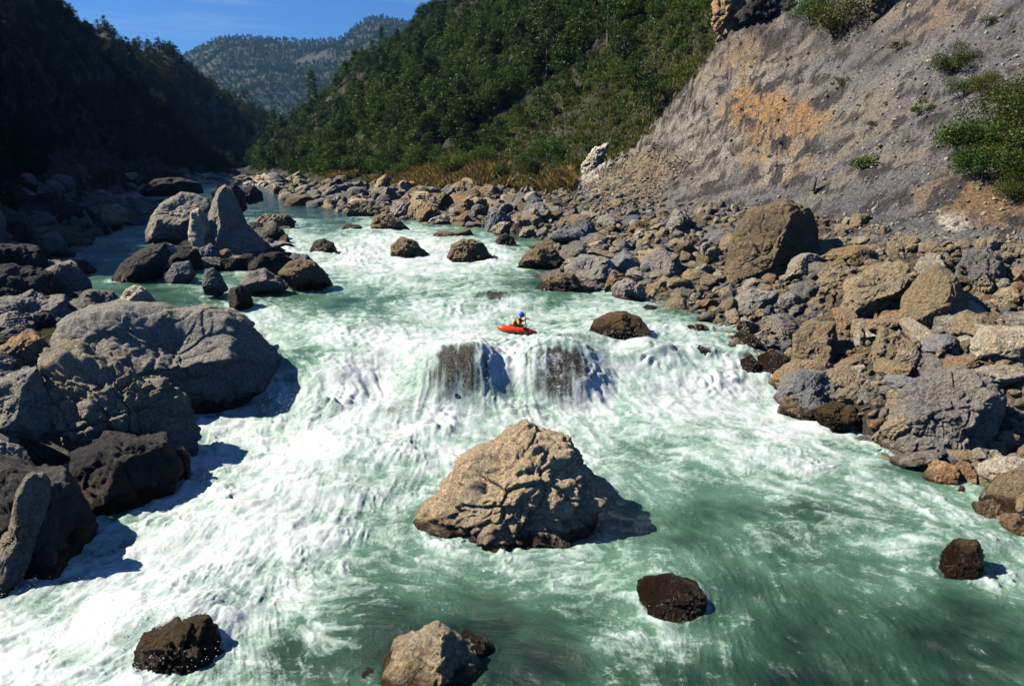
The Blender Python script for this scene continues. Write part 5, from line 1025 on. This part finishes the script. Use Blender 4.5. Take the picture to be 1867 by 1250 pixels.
def ellipsoid(name, loc, rad, mat, parent, rot=(0, 0, 0), sub=4, cutz=None):
    V, F = ico(sub); V = V.copy()
    if cutz is not None: V[:, 2] = np.maximum(V[:, 2], cutz)
    me = mesh_np(name, V*np.array(rad), F); o = obj(name, me, mat, parent, loc); o.rotation_euler = rot; return o
def torus_mesh(R1, R2, r, z):
    V = []; F = []; n, m = 28, 8
    for i in range(n):
        a = 2*math.pi*i/n
        for j in range(m):
            b = 2*math.pi*j/m; V.append([(R1+r*math.cos(b))*math.cos(a), (R2+r*math.cos(b))*math.sin(a), z+r*math.sin(b)])
    for i in range(n):
        for j in range(m): F.append([i*m+j, ((i+1) % n)*m+j, ((i+1) % n)*m+(j+1) % m, i*m+(j+1) % m])
    return V, F
def bar(name, a, b, r, mat, parent, seg=10):
    V, F = tube([a, b], [r, r], seg); F = list(F); me = mesh_np(name, V, F); return obj(name, me, mat, parent)
def text_part(name, body, size, mat, parent, loc, rot):
    cu = bpy.data.curves.new(name, 'FONT'); cu.body = body; cu.size = size; cu.extrude = .002; cu.align_x = 'CENTER'; tmp = bpy.data.objects.new(name, cu); C.objects.link(tmp)
    dg = bpy.context.evaluated_depsgraph_get(); me = bpy.data.meshes.new_from_object(tmp.evaluated_get(dg)); bpy.data.objects.remove(tmp); me.materials.clear()
    o = obj(name, me, mat, parent, loc); o.rotation_euler = rot; return o
kp = on_water(942, 613)
ky = empty('kayak', (kp[0], kp[1], kp[2]+.12), R(-13)); ky.rotation_euler = (R(-4), R(5), R(-13)); ks = 1.0
tag(ky, 'short red whitewater kayak with a paddler, riding the rapids in mid river', 'kayak')
ky.scale = (.95, 1.0, 1.12)
hull(2.45, .72, .44, .12, K['red'], 'hull', ky)
V, F = torus_mesh(.42, .24, .022, .37); obj('cockpit_rim', mesh_np('cockpit_rim', V, F), K['black'], ky, (-.08, 0, .07))
ellipsoid('spray_skirt', (-.08, 0, .44), (.42, .24, .05), K['black'], ky)
for s in (-1, 1): 
    V, F = tube([(s*1.08, -.05, .40), (s*1.12, 0, .44), (s*1.08, .05, .40)], [.012]*3, 6); obj('grab_loop', mesh_np('grab_loop', V, F), K['black'], ky)
# white squiggle marks on the foredeck
for a, b, c in [((.20, -.255, .30), (.27, -.20, .355), (.33, -.24, .30)), ((.33, -.24, .30), (.40, -.20, .345), (.46, -.235, .30)), ((.42, -.20, .34), (.52, -.19, .33), (.60, -.2, .31)), ((-.50, -.20, .33), (-.42, -.21, .325), (-.35, -.22, .32))]:
    V, F = tube([a, b, c], [.03]*3, 6); obj('deck_mark', mesh_np('deck_mark', V, F), K['white'], ky)
# paddler: one continuous skinned figure, sitting, leaning forward and towards the bow (+x)
def skinned(name, verts, edges, radii, mat, parent, sub=2):
    me = bpy.data.meshes.new(name); me.from_pydata(verts, edges, []); tmp = bpy.data.objects.new(name, me); C.objects.link(tmp)
    sk = tmp.modifiers.new('s', 'SKIN'); sk.use_smooth_shade = True
    for i, r in enumerate(radii): me.skin_vertices[0].data[i].radius = (r, r) if not hasattr(r, '__len__') else r
    me.skin_vertices[0].data[0].use_root = True; ss = tmp.modifiers.new('u', 'SUBSURF'); ss.levels = sub; ss.render_levels = sub
    dg = bpy.context.evaluated_depsgraph_get(); m2 = bpy.data.meshes.new_from_object(tmp.evaluated_get(dg)); bpy.data.objects.remove(tmp)
    for p in m2.polygons: p.use_smooth = True
    m2.materials.clear(); return obj(name, m2, mat, parent)
loc = ky.matrix_world
pe = empty('person', ky.location, 0); pe.rotation_euler = ky.rotation_euler; pe.scale = (1.15, 1.15, 1.15); pe.location = (ky.location[0], ky.location[1], ky.location[2])
tag(pe, 'paddler in blue helmet and black and yellow jacket sitting in the red kayak', 'person')
pts = [(-.12, 0, .30), (-.10, 0, .48), (-.03, 0, .66), (.04, 0, .78), (.08, 0, .85), (.11, 0, .92), (.13, 0, .98),
       (.03, -.19, .77), (.12, -.30, .58), (.34, -.20, .52), (.42, -.16, .54), (.03, .19, .77), (.16, .33, .66), (.34, .26, .80), (.40, .22, .84)]
ed = [(0, 1), (1, 2), (2, 3), (3, 4), (4, 5), (5, 6), (3, 7), (7, 8), (8, 9), (9, 10), (3, 11), (11, 12), (12, 13), (13, 14)]
rd = [(.17, .14), (.17, .13), (.18, .13), (.15, .11), (.075, .07), .085, .075, .075, .055, .042, .035, .075, .055, .042, .035]
skinned('body', pts, ed, rd, K['skin'], pe)
for sgn, base_, grip in ((-1, (.42, -.16, .54), (1, 0, -.1)), (1, (.40, .22, .84), (1, 0, .1))):
    hv = [base_, (base_[0]+.05, base_[1], base_[2]), (base_[0]+.09, base_[1]+.005, base_[2]+.005)]; he = [(0, 1), (1, 2)]; hr = [.032, .036, .030]
    for k in range(4):
        z0 = base_[2]+.032-.021*k; x0 = base_[0]+.085; i0 = len(hv); l = (.030, .036, .034, .026)[k]
        hv += [(x0+.02, base_[1]-.012, z0), (x0+.02+l*.6, base_[1]-.035, z0), (x0+.005+l*.3, base_[1]-.06, z0)]; he += [(2, i0), (i0, i0+1), (i0+1, i0+2)]; hr += [.0105, .009, .008]
    i0 = len(hv); hv += [(base_[0]+.05, base_[1]-.03, base_[2]+.03), (base_[0]+.075, base_[1]-.055, base_[2]+.035)]; he += [(1, i0), (i0, i0+1)]; hr += [.011, .009]
    skinned('hand', hv, he, hr, K['skin'], pe, 1)
skinned('jacket', [(-.12, 0, .30), (-.10, 0, .48), (-.03, 0, .66), (.04, 0, .79), (.07, 0, .86)], [(0, 1), (1, 2), (2, 3), (3, 4)], [(.20, .165), (.20, .16), (.21, .16), (.17, .13), .07], K['black'], pe)
for s, P3 in ((-1, [(.03, -.17, .77), (.12, -.30, .58), (.33, -.205, .525)]), (1, [(.03, .17, .77), (.16, .33, .66), (.32, .265, .785)])):
    skinned('sleeve', P3, [(0, 1), (1, 2)], [.088, .072, .055], K['yellow'], pe)
ellipsoid('side_panel', (-.17, -.12, .58), (.085, .075, .19), K['yellow'], pe, (0, R(12), 0)); ellipsoid('back_panel', (-.20, .02, .52), (.05, .15, .16), K['black'], pe, (0, R(12), 0))
ellipsoid('buoyancy_panel', (.10, 0, .62), (.10, .15, .17), K['redp'], pe, (0, R(12), 0))
hd = ellipsoid('head', (.15, 0, .98), (.095, .078, .12), K['skin'], pe, (0, R(20), 0))
ellipsoid('nose', (.262, 0, 1.03), (.02, .014, .024), K['skin'], hd, (0, 0, 0), 2).location = (.095, 0, -.01)
for s in (-1, 1):
    e = ellipsoid('eye', (.082, s*.03, .018), (.010, .012, .008), K['black'], hd, (0, 0, 0), 2); e2 = ellipsoid('ear', (-.005, s*.078, 0), (.022, .01, .032), K['skin'], hd, (0, 0, 0), 2)
ellipsoid('mouth', (.088, 0, -.05), (.008, .024, .006), K['redp'], hd, (0, 0, 0), 2)
ellipsoid('hair', (-.03, 0, .0), (.085, .08, .10), K['black'], hd, (0, 0, 0), 3)
ellipsoid('helmet', (.135, 0, 1.02), (.165, .145, .155), K['blue'], pe, (0, R(24), 0), 5, cutz=-.35)
V, F = tube([(.28, -.10, .98), (.30, 0, .97), (.28, .10, .98)], [.012, .02, .012], 6); obj('helmet_brim', mesh_np('helmet_brim', V, F), K['blue'], pe)
# paddle, held steeply in front of the chest
pd = empty('paddle', pe.location, 0); pd.rotation_euler = pe.rotation_euler; tag(pd, 'dark paddle held upright in front of the paddler in the red kayak', 'paddle')
A_, B_ = Vector((.60, -.30, .16)), Vector((.34, .42, 1.28)); A_, B_ = Vector((.62, -.34, .20)), Vector((.36, .20, 1.02))
bar('shaft', A_, B_, .024, K['brownp'], pd)
for q, s in ((A_, -1), (B_, 1)):
    dirv = (B_-A_).normalized(); me = mesh_np('blade', ico(3)[0]*np.array([.022, .095, .21]), ico(3)[1]); o = obj('blade', me, K['brownp'] if s > 0 else K['black'], pd); o.location = q+dirv*s*.18; o.rotation_euler = dirv.to_track_quat('Z', 'Y').to_euler()
# second kayak pulled up on the far right bank
X, Y, g = hit(752, 385, 100, 220); k2 = empty('kayak', (X, Y, g+.35), 0); k2.rotation_euler = (R(20), R(-7), R(14)); k2.scale = (1.5, 1.5, 1.5)
tag(k2, 'yellow and orange kayak lying empty on the rocks of the far right bank', 'kayak')
hull(2.5, .62, .34, .14, K['orange'], 'hull', k2); ellipsoid('deck', (.0, 0, .22), (1.1, .27, .16), K['yel2'], k2); V, F = torus_mesh(.40, .22, .022, .38); obj('cockpit_rim', mesh_np('cockpit_rim', V, F), K['black'], k2)

# ------------------------------------------------------------------ driftwood, dead branches
def branch(a, b, ln, ang, label, seed, r0=.09, twigs=6, mat='bark', name='fallen_branch'):
    r_ = np.random.default_rng(seed); X, Y, g = hit(a, b, 25, 120); L = ln/FPX*Y; d = np.array([math.cos(R(ang)), .15, math.sin(R(ang))]); P0 = np.array([X, Y-.4, g+.15]); T = []
    main = [P0+d*L*t+np.array([0, 0, .04*L*math.sin(t*5)]) for t in np.linspace(0, 1, 8)]; T.append(tube(main, list(np.linspace(r0, r0*.3, 8)), 8))
    for k in range(twigs):
        i = r_.integers(1, 7); p = main[i]; e = d*r_.uniform(.3, 1)+np.array([r_.normal()*.4, r_.normal()*.4, abs(r_.normal())*.5]); e /= np.linalg.norm(e); l = L*r_.uniform(.2, .5)
        T.append(tube([p, p+e*l*.5+np.array([0, 0, .03*l]), p+e*l], [r0*.4, r0*.25, r0*.08], 5))
    V, F = join_tubes(T); o0 = V[0].copy(); o = obj(name, mesh_np(name, V-o0, F), M[mat], loc=o0); tag(o, label, 'branch')
branch(1560, 556, 110, 18, 'long bare reddish branch lying over the ribbed tan outcrop', 3, .07, 9)
branch(1640, 535, 110, 12, 'tangled dry brushwood caught between rocks at the foot of the scree', 4, .05, 22)
branch(1478, 352, 26, 75, 'upright weathered stump above the tallest lichen covered boulder', 5, .22, 3, name='tree_stump')
branch(1800, 690, 80, -10, 'pale thin stick lying on the boulders at the right edge', 6, .035, 2)
branch(1425, 345, 60, 25, 'broken root mass half buried in the toe of the scree', 7, .09, 10, name='root')

# ------------------------------------------------------------------ haze
hz = bpy.data.meshes.new('haze'); bm = bmesh.new(); bmesh.ops.create_cube(bm, size=1); bm.to_mesh(hz); bm.free()
ho = obj('haze', hz); ho.scale = (7600, 4400, 900); ho.location = (0, 1900, 900/2-25); tag(ho, 'thin blue air haze filling the valley', 'haze', kind='stuff')
hm = bpy.data.materials.new('haze_air'); hm.use_nodes = True; hm.node_tree.nodes.clear(); hon = hm.node_tree.nodes.new('ShaderNodeOutputMaterial'); hv = hm.node_tree.nodes.new('ShaderNodeVolumePrincipled')
hv.inputs['Color'].default_value = (.22, .5, 1, 1); hv.inputs['Density'].default_value = .00004; hv.inputs['Anisotropy'].default_value = .2; hm.node_tree.links.new(hv.outputs[0], hon.inputs['Volume']); hz.materials.append(hm)
